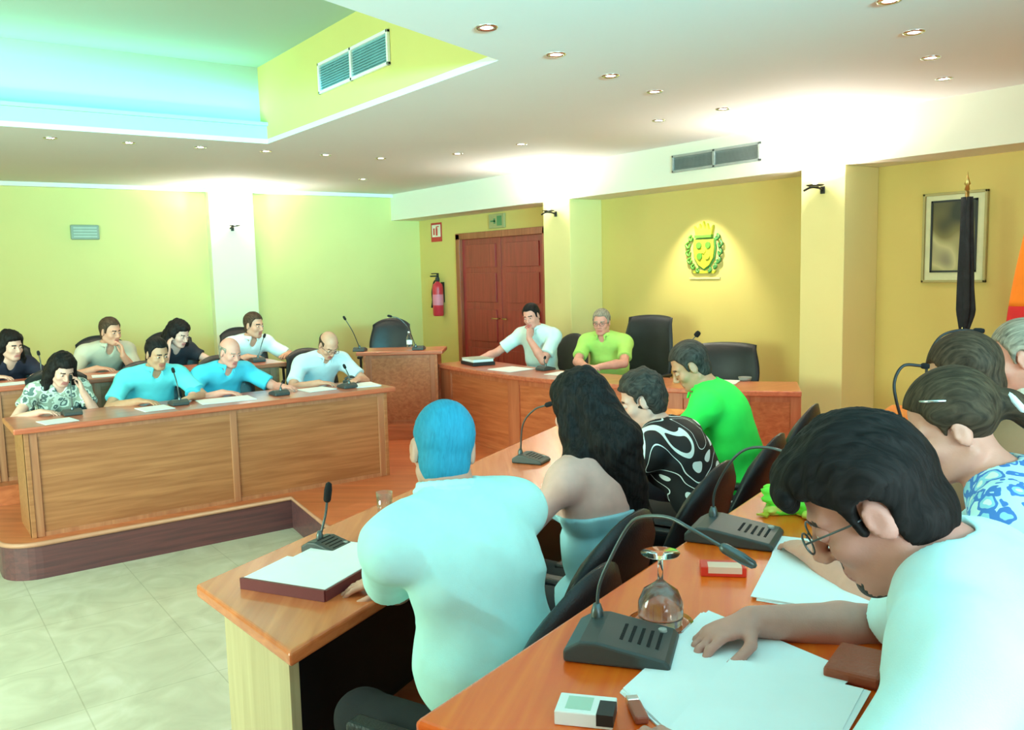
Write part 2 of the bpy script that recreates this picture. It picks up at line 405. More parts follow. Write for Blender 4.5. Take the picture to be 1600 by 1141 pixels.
# ---- air grilles
def grille(name, label, loc, w, h, face, n):
    """face: unit x direction the grille looks to; spans y"""
    t = thing(name, label, 'air vent', loc)
    s = face; b = BM()
    for a0, a1, z0, z1 in [(0, w, 0, .022), (0, w, h-.022, h), (0, .022, 0, h), (w-.022, w, 0, h), (w/2-.014, w/2+.014, 0, h)]:
        box(b, min(0, s*.022), max(0, s*.022), a0, a1, z0, z1)
    obj('frame', b, n[0], t, bevel=.003)
    obj('backing', box(BM(), min(0, s*.004), max(0, s*.004), .02, w-.02, .02, h-.02), n[1], t)
    b = BM(); k = 9
    for i in range(k):
        z = .03+(h-.06)*(i+.5)/k
        v = [bm_v for bm_v in [b.verts.new((s*.004, .02, z+.006)), b.verts.new((s*.004, w-.02, z+.006)), b.verts.new((s*.018, w-.02, z-.005)), b.verts.new((s*.018, .02, z-.005))]]
        b.faces.new(v)
    obj('slats', b, n[2], t)
M['aquagrille'] = mat('aqua_grey_grille', (.20, .42, .48), .5, .2)
M['aquaslat'] = mat('aqua_grey_slat', (.26, .50, .56), .5, .2)
grille('air_vent', 'blue-grey double air grille with pale frame on the yellow side of the ceiling tray', (2.878, 5.25, 3.32), 1.13, .23, -1, (M['white'], M['aquagrille'], M['aquaslat']))
grille('air_vent', 'grey double air grille on the cream beam left of the bright pilaster', (6.319, 4.92, 2.835), 1.04, .165, -1, (M['slat'], M['grille'], M['slat']))

# ---- wall sconces: a curved arm with a small uplight bowl
def sconce(label, x, y, z, rz, e):
    t = thing('wall_sconce', label, 'wall lamp', (x, y, z), rz)
    b = BM(); box(b, -.012, 0, -.02, .02, -.03, .03); obj('wall_plate', b, M['darkmetal'], t, bevel=.004)
    b = BM(); tube(b, bez([(-.01, 0, 0), (-.06, 0, .015), (-.12, .03, .02), (-.15, .08, -.005)], 6), .009, 8); obj('arm', b, M['darkmetal'], t, smooth=True)
    b = BM(); lathe(b, [(0, -.008), (.03, -.007), (.06, -.001), (.075, .008), (.07, .009), (.05, .002), (0, -.004)], (-.11, 0, .03), 20); obj('bowl', b, M['darkmetal'], t, smooth=True)
    b = BM(); lathe(b, [(0, .045), (.015, .04), (.02, .02), (.012, .0), (0, -.002)], (-.11, 0, .035), 12); obj('bulb', b, M['lampglass'], t, smooth=True)
    p = Matrix.Rotation(rz, 3, 'Z') @ Vector((-.13, 0, .10))
    spot('sconce_light', (x+p.x, y+p.y, z+p.z-.02), (x+p.x, y+p.y, 5), e*1.15, (1, .97, .88), 165, .3, .05)
    point('sconce_glow', (x+p.x, y+p.y, z+p.z-.02), e*.3, (1, .97, .88), .05)
sconce('dark sconce on the pilaster of the left wall', 3.86, YW-.141, 2.57, PI/2, 34)
sconce('dark sconce on the pilaster beside the red door', XS-.001, 7.77, 2.56, 0, 26)
sconce('dark sconce on the pilaster right of the coat of arms', XS-.001, 4.30, 2.53, 0, 34)

# ---- emergency lamp on the left wall
t = thing('emergency_light', 'small grey emergency light box on the left yellow wall', 'emergency light', (1.93, YW, 2.43))
obj('housing', box(BM(), 0, .32, -.05, 0, 0, .18), mat('grey_housing', (.30, .34, .26), .5), t, bevel=.015)
b = BM()
for k in range(4): box(b, .03, .29, -.056, -.048, .03+.035*k, .045+.035*k)
obj('diffuser', b, mat('grey_diffuser', (.46, .50, .40), .4), t)
# ---- extinguisher sign
t = thing('fire_sign', 'red and white fire extinguisher sign high on the wall above the extinguisher', 'sign', (XW-.001, 11.04, 2.38))
obj('plate', box(BM(), -.006, 0, 0, .30, 0, .28), M['signred'], t)
b = BM(); box(b, -.009, -.005, .03, .27, .07, .25); obj('panel', b, M['signwhite'], t)
b = BM(); box(b, -.011, -.008, .11, .16, .09, .20); box(b, -.011, -.008, .12, .15, .20, .225); box(b, -.011, -.008, .07, .12, .215, .23); box(b, -.011, -.008, .19, .23, .10, .2); obj('pictogram', b, M['signred'], t)
# ---- exit sign over the door
t = thing('exit_sign', 'small dark exit sign plate above the red door', 'sign', (XW-.001, 9.42, 2.50))
obj('plate', box(BM(), -.03, 0, 0, .36, 0, .19), mat('olive_sign', (.40, .36, .16), .5), t, bevel=.006)
b = BM(); box(b, -.034, -.029, .05, .16, .03, .16); box(b, -.034, -.029, .2, .31, .085, .105); box(b, -.034, -.029, .2, .24, .06, .13)
obj('pictogram', b, M['signgreen'], t)
# ---- fire extinguisher
t = thing('fire_extinguisher', 'red fire extinguisher hanging on the wall left of the red door', 'fire extinguisher', (XW-.10, 11.05, 1.28))
b = BM(); lathe(b, [(0, 0), (.07, 0), (.08, .015), (.08, .42), (.07, .47), (.03, .50), (.028, .52)], n=24); obj('cylinder', b, M['red'], t, smooth=True)
b = BM(); lathe(b, [(.03, .51), (.035, .53), (.03, .57), (0, .58)], n=12); box(b, -.12, .02, -.012, .012, .58, .60); box(b, -.10, .02, -.010, .010, .62, .635); box(b, -.01, .02, -.01, .01, .57, .63); obj('valve', b, M['blackp'], t)
b = BM(); tube(b, bez([(0, .02, .54), (0, .10, .50), (-.02, .13, .36), (-.02, .12, .22)], 8), [.012]*25, 8); lathe(b, [(.012, .02), (.03, -.10), (.0, -.1)], (-.02, .12, .22), 12); obj('hose', b, M['blackp'], t, smooth=True)
b = BM(); lathe(b, [(.0812, .16), (.0812, .32)], n=24); obj('label_band', b, mat('extinguisher_label', (.75, .22, .30), .5), t, smooth=True)
b = BM(); box(b, .078, .10, -.03, .03, .2, .5); obj('bracket', b, M['darkmetal'], t)

# ---- coat of arms: shield, mantling, crown, scroll
t = thing('coat_of_arms', 'green and gold coat of arms on the wall between the two pilasters', 'emblem', (XW-.001, 5.98, 2.10))
def plate(pts, d0, d1, m, name):
    b = BM(); a = [b.verts.new((-d0, y, z)) for y, z in pts]; c = [b.verts.new((-d1, y, z)) for y, z in pts]; n = len(pts)
    b.faces.new(a); b.faces.new(c[::-1])
    for i in range(n): b.faces.new((a[i], a[(i+1) % n], c[(i+1) % n], c[i]))
    return obj(name, b, m, t, bevel=.003)
sh = [(-.13, .10), (.13, .10), (.135, .0), (.12, -.09), (.07, -.16), (0, -.20), (-.07, -.16), (-.12, -.09), (-.135, 0)]
plate([(y*1.12, z*1.1+.002) for y, z in sh], .0, .012, M['greenline'], 'shield_border')
plate(sh, .012, .022, M['gold'], 'shield')
for y, z, r, mm in [(-.06, .04, .035, 'limegreen'), (.06, .04, .035, 'limegreen'), (-.05, -.07, .035, 'gold'), (.05, -.07, .035, 'limegreen'), (0, -.015, .03, 'gold')]:
    b = BM(); tube(b, [(-.02, y, z), (-.034, y, z)], r, 14); obj('charge', b, M[mm], t, smooth=False, bevel=.004)
for s in (-1, 1):
    b = BM()
    for k, (y, z, r) in enumerate([(.17, .12, .028), (.205, .05, .034), (.20, -.03, .032), (.185, -.11, .03), (.14, -.17, .026), (.075, -.21, .022)]):
        tube(b, bez([(-.01, s*y, z+r), (-.02, s*(y+r), z), (-.02, s*y, z-r), (-.015, s*(y-.5*r), z+.2*r)], 6), [.012]*19, 8)
    obj('mantling', b, M['limegreen'] if s > 0 else M['greenline'], t, smooth=True)
crown = [(-.10, .13), (.10, .13), (.125, .24), (.075, .19), (.05, .26), (.025, .20), (0, .285), (-.025, .20), (-.05, .26), (-.075, .19), (-.125, .24)]
plate(crown, .0, .03, M['gold'], 'crown')
plate([(-.11, .115), (.11, .115), (.11, .145), (-.11, .145)], .0, .038, M['limegreen'], 'crown_band')
plate([(-.16, -.215), (.16, -.215), (.13, -.245), (-.13, -.245)], 0, .018, M['gold'], 'scroll')
t = thing('plaque_strip', 'faint pale strip on the wall under the coat of arms', 'plaque', (XW-.001, 5.78, 1.80))
obj('strip', box(BM(), -.01, 0, 0, .40, 0, .015), mat('pale_strip', (.6, .55, .3), .6), t)

# ---- framed picture (blurred portrait-like photograph, generic)
t = thing('framed_picture', 'framed dark picture with a pale wide mat on the wall behind the black flag', 'picture', (XW-.001, 3.20, 1.76))
b = BM(); W_, H_ = .50, .70
for a0, a1, z0, z1 in [(0, W_, 0, .02), (0, W_, H_-.02, H_), (0, .02, 0, H_), (W_-.02, W_, 0, H_)]: box(b, -.03, 0, a0, a1, z0, z1)
obj('frame', b, mat('olive_frame', (.42, .36, .14), .5), t, bevel=.003)
obj('mat_board', box(BM(), -.012, 0, .015, W_-.015, .015, H_-.015), mat('mat_board', (.72, .70, .44), .8), t)
def _pic():
    m, nt, b = new_mat('dim_photograph')
    tc = nd(nt, 'ShaderNodeTexCoord'); n = nd(nt, 'ShaderNodeTexNoise'); n.inputs['Scale'].default_value = 2.6; n.inputs['Detail'].default_value = 1
    nt.links.new(tc.outputs['Object'], n.inputs['Vector'])
    r = ramp(nt, [(.35, (.03, .03, .02)), (.5, (.20, .17, .06)), (.62, (.55, .50, .25)), (.75, (.12, .10, .10))]); nt.links.new(n.outputs['Fac'], r.inputs[0])
    nt.links.new(r.outputs[0], b.inputs['Base Color']); b.inputs['Roughness'].default_value = .3
    return m
b = BM(); box(b, -.016, -.010, .085, W_-.075, .09, H_-.07); obj('print', b, _pic(), t)
b = BM()
for a0, a1, z0, z1 in [(.075, W_-.065, .08, .095), (.075, W_-.065, H_-.075, H_-.06), (.075, .09, .08, H_-.06), (W_-.08, W_-.065, .08, H_-.06)]: box(b, -.022, -.011, a0, a1, z0, z1)
obj('inner_frame', b, M['blackp'], t)

# ---- flags, furled around their poles
def flag(label, x, y, z0, top, cloth0, cloth1, ms, w, lean=(0, 0), seed=1, tp=.55):
    t = thing('flag', label, 'flag', (x, y, z0))
    b = BM(); tube(b, [(0, 0, .03), (lean[0], lean[1], top-z0-.1)], .014, 10); obj('pole', b, M['brass'], t, smooth=True)
    b = BM(); lathe(b, [(0, 0), (.16, 0), (.15, .03), (.05, .05), (.02, .10)], n=20); obj('stand', b, M['darkmetal'], t, smooth=True)
    b = BM(); lathe(b, [(0, -.1), (.018, -.09), (.012, -.06), (.022, -.05), (.006, 0), (0, .04)], (lean[0], lean[1], top-z0), 12); obj('finial', b, M['brass'], t, smooth=True)
    for (f0, f1, mm, nm) in ms:
        b = BM(); rings = []; n = 40; rr = random.Random(seed)
        ph = rr.random()*6
        K = 24
        for k in range(K+1):
            q = f0+(f1-f0)*k/K
            z = cloth1+(cloth0-cloth1)*(1-q)-z0
            zz = (top-z0)
            ax = lean[0]*z/zz; ay = lean[1]*z/zz
            R = w*(tp+(1-tp)*min(1, q*1.15)**1.1)*(1-.55*max(0, q-.85)/.15)
            ring = []
            for i in range(n):
                a = 2*PI*i/n; r = R*(1+.22*math.sin(5*a+ph+2*q)+.10*math.sin(9*a-3*q))
                ring.append(b.verts.new((ax+.55*r*math.cos(a), ay+r*math.sin(a)-.25*R*q, z)))
            rings.append(ring)
        for a_, c_ in zip(rings[:-1], rings[1:]):
            for i in range(n): b.faces.new((a_[i], a_[(i+1) % n], c_[(i+1) % n], c_[i]))
        b.faces.new(rings[0]); b.faces.new(rings[-1][::-1])
        obj(nm, b, mm, t, smooth=True)
flag('black furled flag on a pole in front of the framed picture', 6.30, 3.12, .25, 2.52, 2.38, 1.42, [(0, 1, M['darkflag'], 'cloth')], .062)
flag('orange and red flag draped at the right edge of the view', 6.05, 2.53, .25, 2.65, 2.42, 1.10,
     [(0, .60, M['orangeflag'], 'orange_cloth'), (.60, .78, M['redflag'], 'red_cloth'), (.78, 1, M['orangeflag'], 'lower_orange_cloth')], .25, seed=4, tp=.12)

# ================================================================== DESKS
def inset_quad(b, p0, p1, z0, z1, th, out):
    """upright board between two plan points, thickness th towards -out"""
    p0 = Vector(p0); p1 = Vector(p1); n = Vector(out)*th
    prism(b, [(p0.x, p0.y), (p1.x, p1.y), (p1.x-n.x, p1.y-n.y), (p0.x-n.x, p0.y-n.y)], z0, z1)
def straight_desk(name, label, loc, rz, L, D, zt, seams, topm, panm, postm, front=-1, cat='desk', th=.04, slant=0, endm=None, group=None):
    """desk in local axes: x along, y depth; front=-1: public face at y=0, front=+1: public face at y=D"""
    t = thing(name, label, cat, loc, rz, group)
    b = BM()
    pts = [(0, 0), (L, 0), (L, D), (slant, D)]
    prism(b, pts, zt-th, zt); obj('tabletop', b, topm, t, bevel=.010, seg=3)
    yf, yi = (.07, .10) if front < 0 else (D-.07, D-.10)
    xs = .06+(slant if front > 0 else 0)
    b = BM(); box(b, xs+.03, L-.06, min(yf, yi), max(yf, yi), 0.02, zt-th); obj('front_panel', b, panm, t)
    if front > 0: obj('under_shade_panel', box(BM(), xs+.05, L-.10, yi-.02, yi-.002, 0.0, zt-th), M['blackp'], t)  # black sheet added to paint the shade under the table
    o = -.012 if front < 0 else .012
    marks = [xs] + [xs+(L-.12-xs)*s for s in seams] + [L-.14]
    for k, x in enumerate(marks):
        w = .08 if k in (0, len(marks)-1) else .05
        b = BM(); box(b, x, x+w, min(yf+o, yi), max(yf+o, yi), 0, zt-th); obj('stile', b, postm, t, bevel=.004)
    for z0_, z1_ in ((zt-th-.035, zt-th-.001), (0, .03)): obj('rail', box(BM(), xs, L-.06, min(yf+o*.6, yi), max(yf+o*.6, yi), z0_, z1_), postm, t)
    for k, x in enumerate([xs, L-.09]):
        b = BM()
        if k == 0 and slant: prism(b, [(.05, .05), (.09, .05), (slant+.09, D-.06), (slant+.05, D-.06)], 0, zt-th)
        else: box(b, x, x+.03, .05, D-.11 if front > 0 else D-.05, 0, zt-th)
        obj('end_panel', b, endm or panm, t, bevel=.003)
    return t
straight_desk('bench_desk', 'long oak bench desk with a cherry top on the plinth at front left', (.62, 6.33, .25), 0, 2.78, .62, .75, [.52], M['top'], M['panel'], M['post'])
straight_desk('bench_desk', 'second-row bench desk on the upper tier behind the people in turquoise shirts', (.55, 7.60, .40), 0, 2.42, .50, .75, [.33, .66], M['top'], M['panel'], M['post'])
straight_desk('corner_desk', 'small angled cherry desk between the left benches and the head table', (3.84, 7.97, .40), math.atan2(-.53, .69), .88, .48, .75, [], M['top'], M['headpanel'], M['headpost'])
straight_desk('table', 'pale-ended table where the man in the white shirt sits, with an open folder on it', (.76, 2.03, .25), math.radians(28), 3.95, .60, .75, [.33, .66], M['t1_top'], M['headpanel'], M['headpost'], front=1, cat='table', slant=.27, endm=M['end'], th=.042)
tt = thing('table', 'bright orange wooden table in the foreground with microphones, glass and papers', 'table', (.62, 1.14, .50), math.radians(19))
b = BM(); prism(b, [(0, -.62), (3.5, -.62), (3.5, 0), (0, 0)], .71, .75); obj('tabletop', b, M['near_top'], tt, bevel=.010, seg=3)
obj('front_panel', box(BM(), .06, 3.44, -.10, -.07, 0.0, .71), M['headpanel'], tt)
for x in (.04, 3.43): obj('end_panel', box(BM(), x, x+.03, -.56, -.07, 0, .71), M['end'], tt, bevel=.003)
# head table: straight towards the door, bending round to the right
HF = [Vector(p) for p in [(4.56, 7.62, 0), (4.51, 6.36, 0), (4.64, 5.53, 0), (4.90, 4.70, 0), (5.14, 4.20, 0), (5.42, 3.84, 0)]]
fr = bez(HF, 6)
def offs(line, d):
    out = []
    for i, p in enumerate(line):
        t = (line[min(i+1, len(line)-1)]-line[max(i-1, 0)]).normalized()
        out.append(p+Vector((-t.y, t.x, 0))*d)
    return out
bk = offs(fr, .56)
ht = thing('head_table', 'curved cherry head table where the chairman and his neighbour sit', 'table', (4.5, 6.3, .25))
def hp(front, back, z0, z1):
    b = BM(); O = Vector((4.5, 6.3, 0)); n = len(front)
    A = [[b.verts.new((p-O)+Vector((0, 0, z))) for p in front] for z in (z0, z1)]; B_ = [[b.verts.new((p-O)+Vector((0, 0, z))) for p in back] for z in (z0, z1)]
    for i in range(n-1):
        b.faces.new((A[1][i], A[1][i+1], B_[1][i+1], B_[1][i])); b.faces.new((A[0][i], B_[0][i], B_[0][i+1], A[0][i+1]))
        b.faces.new((A[0][i], A[0][i+1], A[1][i+1], A[1][i])); b.faces.new((B_[0][i], B_[1][i], B_[1][i+1], B_[0][i+1]))
    for i in (0, n-1): b.faces.new((A[0][i], A[1][i], B_[1][i], B_[0][i]))
    return b
obj('tabletop', hp(fr, bk, .71, .75), M['top'], ht, bevel=.008)
inner = lambda a, c, i0=0, i1=None: (offs(fr, a)[i0:i1], offs(fr, c)[i0:i1])
obj('front_panel', hp(*inner(.07, .10, 0, None), 0, .71), M['headpanel'], ht)
obj('rail', hp(*inner(.060, .072), .66, .709), M['headpost'], ht)
for i in (0, 6, 12, 18, 24, 29):
    a, c = inner(.056, .074, i, i+2)
    obj('stile', hp(a, c, 0, .705) if len(a) > 1 else hp(*inner(.056, .074, i-1, i+1), 0, .705), M['headpost'], ht)
a = fr[-1]; n_ = (bk[-1]-fr[-1]).normalized(); t_ = (fr[-1]-fr[-2]).normalized()
b = BM(); O = Vector((4.5, 6.3, 0)); q = [a+n_*.09-t_*.06-O, a+n_*.50-t_*.06-O, a+n_*.50-t_*.09-O, a+n_*.09-t_*.09-O]
prism(b, [(v.x, v.y) for v in q], 0, .71); obj('end_panel', b, M['headpanel'], ht)

# ================================================================== CHAIRS
def chair_parts(t, hb=.52, wb=.50, zb=.50, arch=.5, armrest=True):
    """swivel chair facing +x in its own axes, origin on the floor"""
    b = BM()
    for k in range(5):
        a = 2*PI*k/5+.3; c, s = math.cos(a), math.sin(a)
        tube(b, [(.02*c, .02*s, .10), (.27*c, .27*s, .065)], [.022, .014], 8)
    lathe(b, [(0, .06), (.04, .06), (.04, .13), (0, .13)], n=16); obj('star_base', b, M['blackp'], t, smooth=True)
    for k in range(5):
        a = 2*PI*k/5+.3; c, s = math.cos(a), math.sin(a)
        b = BM(); tube(b, [(.27*c-.018*s, .27*s+.018*c, .028), (.27*c+.018*s, .27*s-.018*c, .028)], .027, 12); obj('caster', b, M['blackp'], t)
    b = BM(); tube(b, [(0, 0, .12), (0, 0, .38)], .022, 12); obj('gas_lift', b, M['chrome'], t, smooth=True)
    # seat
    b = BM(); n, m = 24, 6
    def cush(b, cx, cy, cz, rx, ry, rz_, e=.35):
        rings = []
        for j in range(m*2+1):
            v = -PI/2+PI*j/(2*m); cv = abs(math.cos(v))**.45; sv = math.copysign(abs(math.sin(v))**.8, v)
            if j in (0, 2*m): rings.append([b.verts.new((cx, cy, cz+rz_*sv))]); continue
            ring = []
            for i in range(n):
                a = 2*PI*i/n; ca = math.copysign(abs(math.cos(a))**.55, math.cos(a)); sa = math.copysign(abs(math.sin(a))**.55, math.sin(a))
                ring.append(b.verts.new((cx+rx*ca*cv, cy+ry*sa*cv, cz+rz_*sv)))
            rings.append(ring)
        for p, q in zip(rings[:-1], rings[1:]):
            for i in range(n):
                j = (i+1) % n
                if len(p) == 1: b.faces.new((p[0], q[j], q[i]))
                elif len(q) == 1: b.faces.new((p[i], p[j], q[0]))
                else: b.faces.new((p[i], p[j], q[j], q[i]))
    cush(b, .0, 0, .425, .245, .24, .05); obj('seat', b, M['black'], t, smooth=True)
    # backrest: curved padded panel, arched top
    b = BM(); nx, nz = 14, 12; sides = []
    for side in (0, 1):
        g = []
        for j in range(nz+1):
            w = j/nz; row = []
            for i in range(nx+1):
                u = -1+2*i/nx
                top = hb*(1-arch*.28*abs(u)**2.4)
                width = wb/2*(.86+.14*math.sin(PI*min(1, w*1.1)))
                z = zb+w*top
                edge = max(abs(u)**6, (2*w-1)**8)
                thick = .035*(1-edge*.85)
                x = -.255-.10*w + .07*u*u + .02*math.sin(PI*w)
                row.append(b.verts.new((x+(thick if side == 0 else -thick), u*width, z)))
            g.append(row)
        sides.append(g)
        for j in range(nz):
            for i in range(nx):
                q = (g[j][i], g[j][i+1], g[j+1][i+1], g[j+1][i]); b.faces.new(q if side == 0 else q[::-1])
    A, B_ = sides
    per = [(0, i) for i in range(nx)]+[(j, nx) for j in range(nz)]+[(nz, i) for i in range(nx, 0, -1)]+[(j, 0) for j in range(nz, 0, -1)]
    for k in range(len(per)):
        p, q = per[k], per[(k+1) % len(per)]
        b.faces.new((A[p[0]][p[1]], B_[p[0]][p[1]], B_[q[0]][q[1]], A[q[0]][q[1]]))
    obj('backrest', b, M['black'], t, smooth=True)
    b = BM(); tube(b, bez([(-.05, 0, .37), (-.24, 0, .38), (-.31, 0, .50), (-.33, 0, .70)], 5), .018, 8); obj('back_support', b, M['blackp'], t, smooth=True)
    if armrest:
        for s in (-1, 1):
            b = BM(); tube(b, bez([(.08, s*.22, .40), (.10, s*.285, .45), (.10, s*.29, .60)], 5), .014, 8)
            tube(b, bez([(-.10, s*.22, .40), (-.14, s*.285, .48), (-.12, s*.29, .60)], 5), .014, 8)
            ar = obj('armrest', b, M['blackp'], t, smooth=True)
            b = BM(); box(b, -.19, .17, s*.29-.028, s*.29+.028, .60, .632); obj('arm_pad', b, M['black'], ar, bevel=.012, seg=3)
CH = thing('office_chair', 'x', 'chair', (0, 0, 0)); chair_parts(CH)
EX = thing('executive_chair', 'x', 'chair', (0, 0, 0)); chair_parts(EX, hb=.74, wb=.60, zb=.46, arch=.12)
LO = thing('office_chair', 'x', 'chair', (0, 0, 0)); chair_parts(LO, hb=.50, wb=.62, zb=.48, arch=.12)
RD = thing('office_chair', 'x', 'chair', (0, 0, 0)); chair_parts(RD, hb=.54, wb=.60, zb=.46, arch=1.1)
_used = set()
def chair(proto, x, y, z, deg, label, group=None):
    if proto.name in _used: return dup(proto, (x, y, z), math.radians(deg), label, group)
    _used.add(proto.name); proto.location = (x, y, z); proto.rotation_euler = (0, 0, math.radians(deg)); proto['label'] = label
    if group: proto['group'] = group
    return proto

# ================================================================== MICROPHONES
def mic(label, x, y, z, deg, neck, w=.12, l=.16, head=.045, hr=.012, foam=True, group='gooseneck microphones', nm='steelneck', bm_='mic', nr=.0045):
    """conference unit: wedge base with keypad, gooseneck (points in world coordinates relative to the base), capsule"""
    t = thing('gooseneck_microphone', label, 'microphone', (x, y, z+.001), math.radians(deg), group)
    b = BM(); prof = [(-l/2, 0), (l/2, 0), (l/2, .022), (l/2-.03, .040), (l/2-.06, .042), (-l/2+.01, .020), (-l/2, .012)]
    A = [b.verts.new((-w/2, p, q)) for p, q in prof]; B_ = [b.verts.new((w/2, p, q)) for p, q in prof]; n = len(prof)
    b.faces.new(A); b.faces.new(B_[::-1])
    for i in range(n): b.faces.new((A[i], A[(i+1) % n], B_[(i+1) % n], B_[i]))
    base = obj('base', b, M[bm_], t, bevel=.006, seg=3)
    b = BM()
    for i in range(5):
        p = -l/2+.025+.016*i; q = .020+(p+l/2-.01)/(l-.07)*.022+.0008
        box(b, -.035, .035, p, p+.006, q-.003, q+.0005)
    obj('speaker_slots', b, M['foam'], base)
    b = BM(); p = -l/2+.018; lathe(b, [(0, .0275), (.008, .0265), (.009, .018)], (w*.32, p+.01, 0), 12); obj('talk_button', b, M['slat'], base)
    R = Matrix.Rotation(-math.radians(deg), 3, 'Z')
    pts = [R @ (Vector(q)-Vector((x, y, z)) if Vector(q).length > .9 else Vector(q)) for q in neck]
    b = BM(); lathe(b, [(.012, .035), (.012, .05), (.007, .065), (0, .066)], (pts[0].x, pts[0].y, 0), 12); c = bez(pts, 10); tube(b, c, nr, 8)
    nk = obj('gooseneck', b, M[nm], t, smooth=True)
    d = (c[-1]-c[-3]).normalized(); e = c[-1]
    b = BM(); tube(b, [e-d*.004, e, e+d*.006, e+d*head*.6, e+d*head*.92, e+d*head], [nr, hr*.8, hr, hr*1.05, hr*.8, hr*.3], 12)
    obj('capsule', b, M['foam' if foam else nm], t, smooth=True)
    return t

# ================================================================== PLACED CHAIRS
G1 = 'black chairs along the middle table'
chair(RD, 1.17, 1.80, .25, 112, 'black chair with the man in the white shirt on it, at the middle table', G1)
chair(RD, 1.57, 2.08, .25, 110, 'black chair with the long-haired woman in pale blue on it', G1)
chair(RD, 2.25, 2.33, .25, 110, 'black chair with the woman in the black and white blouse on it', G1)
chair(RD, 2.80, 2.51, .25, 112, 'black chair with the man in the bright green shirt on it', G1)
chair(RD, 3.55, 2.86, .25, 112, 'empty black chair at the far end of the middle table', G1)
G2 = 'black chairs behind the head table'
chair(RD, 5.62, 7.02, .25, 185, 'black chair behind the man with chin on hand, head table', G2)
chair(EX, 6.02, 6.20, .25, 192, 'tall leather armchair behind the man in the lime green shirt', G2)
chair(LO, 5.98, 5.10, .25, 205, 'wide low black leather chair, empty, at the head table', G2)
chair(CH, 4.55, 8.62, .40, -128, 'empty black round-backed chair behind the small corner desk')
G3 = 'black chairs behind the front left bench'
chair(CH, 1.05, 7.16, .25, -90, 'black chair under the woman leaning her head on her hand', G3)
chair(CH, 1.72, 7.20, .25, -90, 'black chair under the dark-haired man in the turquoise shirt', G3)
chair(CH, 2.34, 7.20, .25, -90, 'black chair under the bald man in the turquoise shirt', G3)
chair(CH, 3.14, 7.22, .25, -90, 'black chair under the man looking down at the end of the front left bench', G3)
G4 = 'black chairs behind the back left bench'
chair(CH, .84, 8.55, .40, -90, 'black chair under the woman in black at the left edge', G4)
chair(CH, 1.64, 8.55, .40, -90, 'black chair under the man with his hand at his mouth', G4)
chair(CH, 2.26, 8.55, .40, -90, 'black chair under the person in the black top with one hand at the head', G4)
chair(CH, 2.97, 8.55, .40, -90, 'black chair under the standing-tall man in the white shirt, back row', G4)
G5 = 'black chairs behind the foreground table'
chair(LO, 1.27, .30, .50, 109, 'black chair under the dark-haired man reading in the foreground', G5)
chair(LO, 1.98, .50, .50, 109, 'black chair under the woman in the blue flowered shirt', G5)
chair(LO, 2.68, .74, .50, 109, 'black chair under the brown-haired person past the flowered shirt', G5)
chair(LO, 3.52, 1.04, .50, 109, 'black chair under the grey-haired man at the right edge', G5)

# ================================================================== PLACED MICROPHONES
mic('large dark microphone unit nearest the camera, its neck arching over the glass', 1.045, 1.115, 1.25, 37,
    [(1.048, 1.187, 1.292), (1.05, 1.182, 1.352), (1.063, 1.157, 1.418), (1.071, 1.122, 1.478), (1.065, 1.08, 1.504), (1.066, 1.019, 1.516), (1.066, .968, 1.508), (1.082, .915, 1.487)], w=.15, l=.19, head=.062, hr=.009, foam=False, nm='steelneck', nr=.0034)
mic('dark microphone unit behind the red packet on the foreground table', 1.715, 1.41, 1.25, 27,
    [(1.721, 1.485, 1.290), (1.716, 1.475, 1.36), (1.711, 1.423, 1.443), (1.715, 1.376, 1.486), (1.712, 1.306, 1.502), (1.702, 1.226, 1.498)], w=.16, l=.22, head=.05, hr=.009, nr=.0035)
mic('black microphone on the foreground table beside the brown-haired person', 3.10, 1.70, 1.25, 19, [(3.14, 1.76, 1.29), (3.10, 1.778, 1.417), (3.103, 1.787, 1.49), (3.135, 1.771, 1.545), (3.19, 1.73, 1.543)], nm='blackp', nr=.006, head=.03)
mic('black microphone on the foreground table near the flag', 3.60, 1.88, 1.25, 19, [(3.60, 1.93, 1.29), (3.59, 1.925, 1.417), (3.602, 1.926, 1.526), (3.649, 1.904, 1.612), (3.711, 1.863, 1.64), (3.771, 1.819, 1.638)], nm='blackp', nr=.006)
mic('small dark upright microphone behind the open folder on the middle table', 1.175, 2.72, 1.0, 28, [(1.159, 2.75, 1.04), (1.179, 2.74, 1.12), (1.183, 2.73, 1.17)], w=.11, l=.15, head=.07, hr=.013)
mic('black microphone in front of the long-haired woman, neck curving right', 2.53, 3.34, 1.0, 28, [(2.494, 3.38, 1.04), (2.484, 3.34, 1.192), (2.5, 3.27, 1.27), (2.511, 3.19, 1.301)])
GL = 'microphones on the left benches'
mic('black microphone in front of the woman leaning her head on her hand', 1.03, 6.74, 1.0, 180, [(0, -.04, .04), (0, -.04, .16), (.01, .0, .24)], group=GL)
mic('black microphone in front of the dark-haired man in turquoise', 1.74, 6.66, 1.0, 180, [(.0, -.04, .04), (-.01, -.04, .16), (-.01, .03, .24)], group=GL)
mic('black microphone in front of the bald man in turquoise', 2.50, 6.60, 1.0, 180, [(0, -.04, .04), (.0, -.04, .07), (.04, .02, .09)], group=GL)
mic('black microphone in front of the man looking down', 3.08, 6.58, 1.0, 180, [(0, -.04, .04), (.0, -.04, .10), (0, .02, .16)], group=GL)
mic('dark microphone on the back left bench before the man in white', 2.78, 7.86, 1.15, 180, [(0, -.04, .04), (.04, -.04, .16), (.08, -.0, .22)], group=GL)
mic('dark microphone on the back left bench at the left edge', 1.0, 7.86, 1.15, 180, [(0, -.04, .04), (.0, -.04, .14), (0, .02, .2)], group=GL)
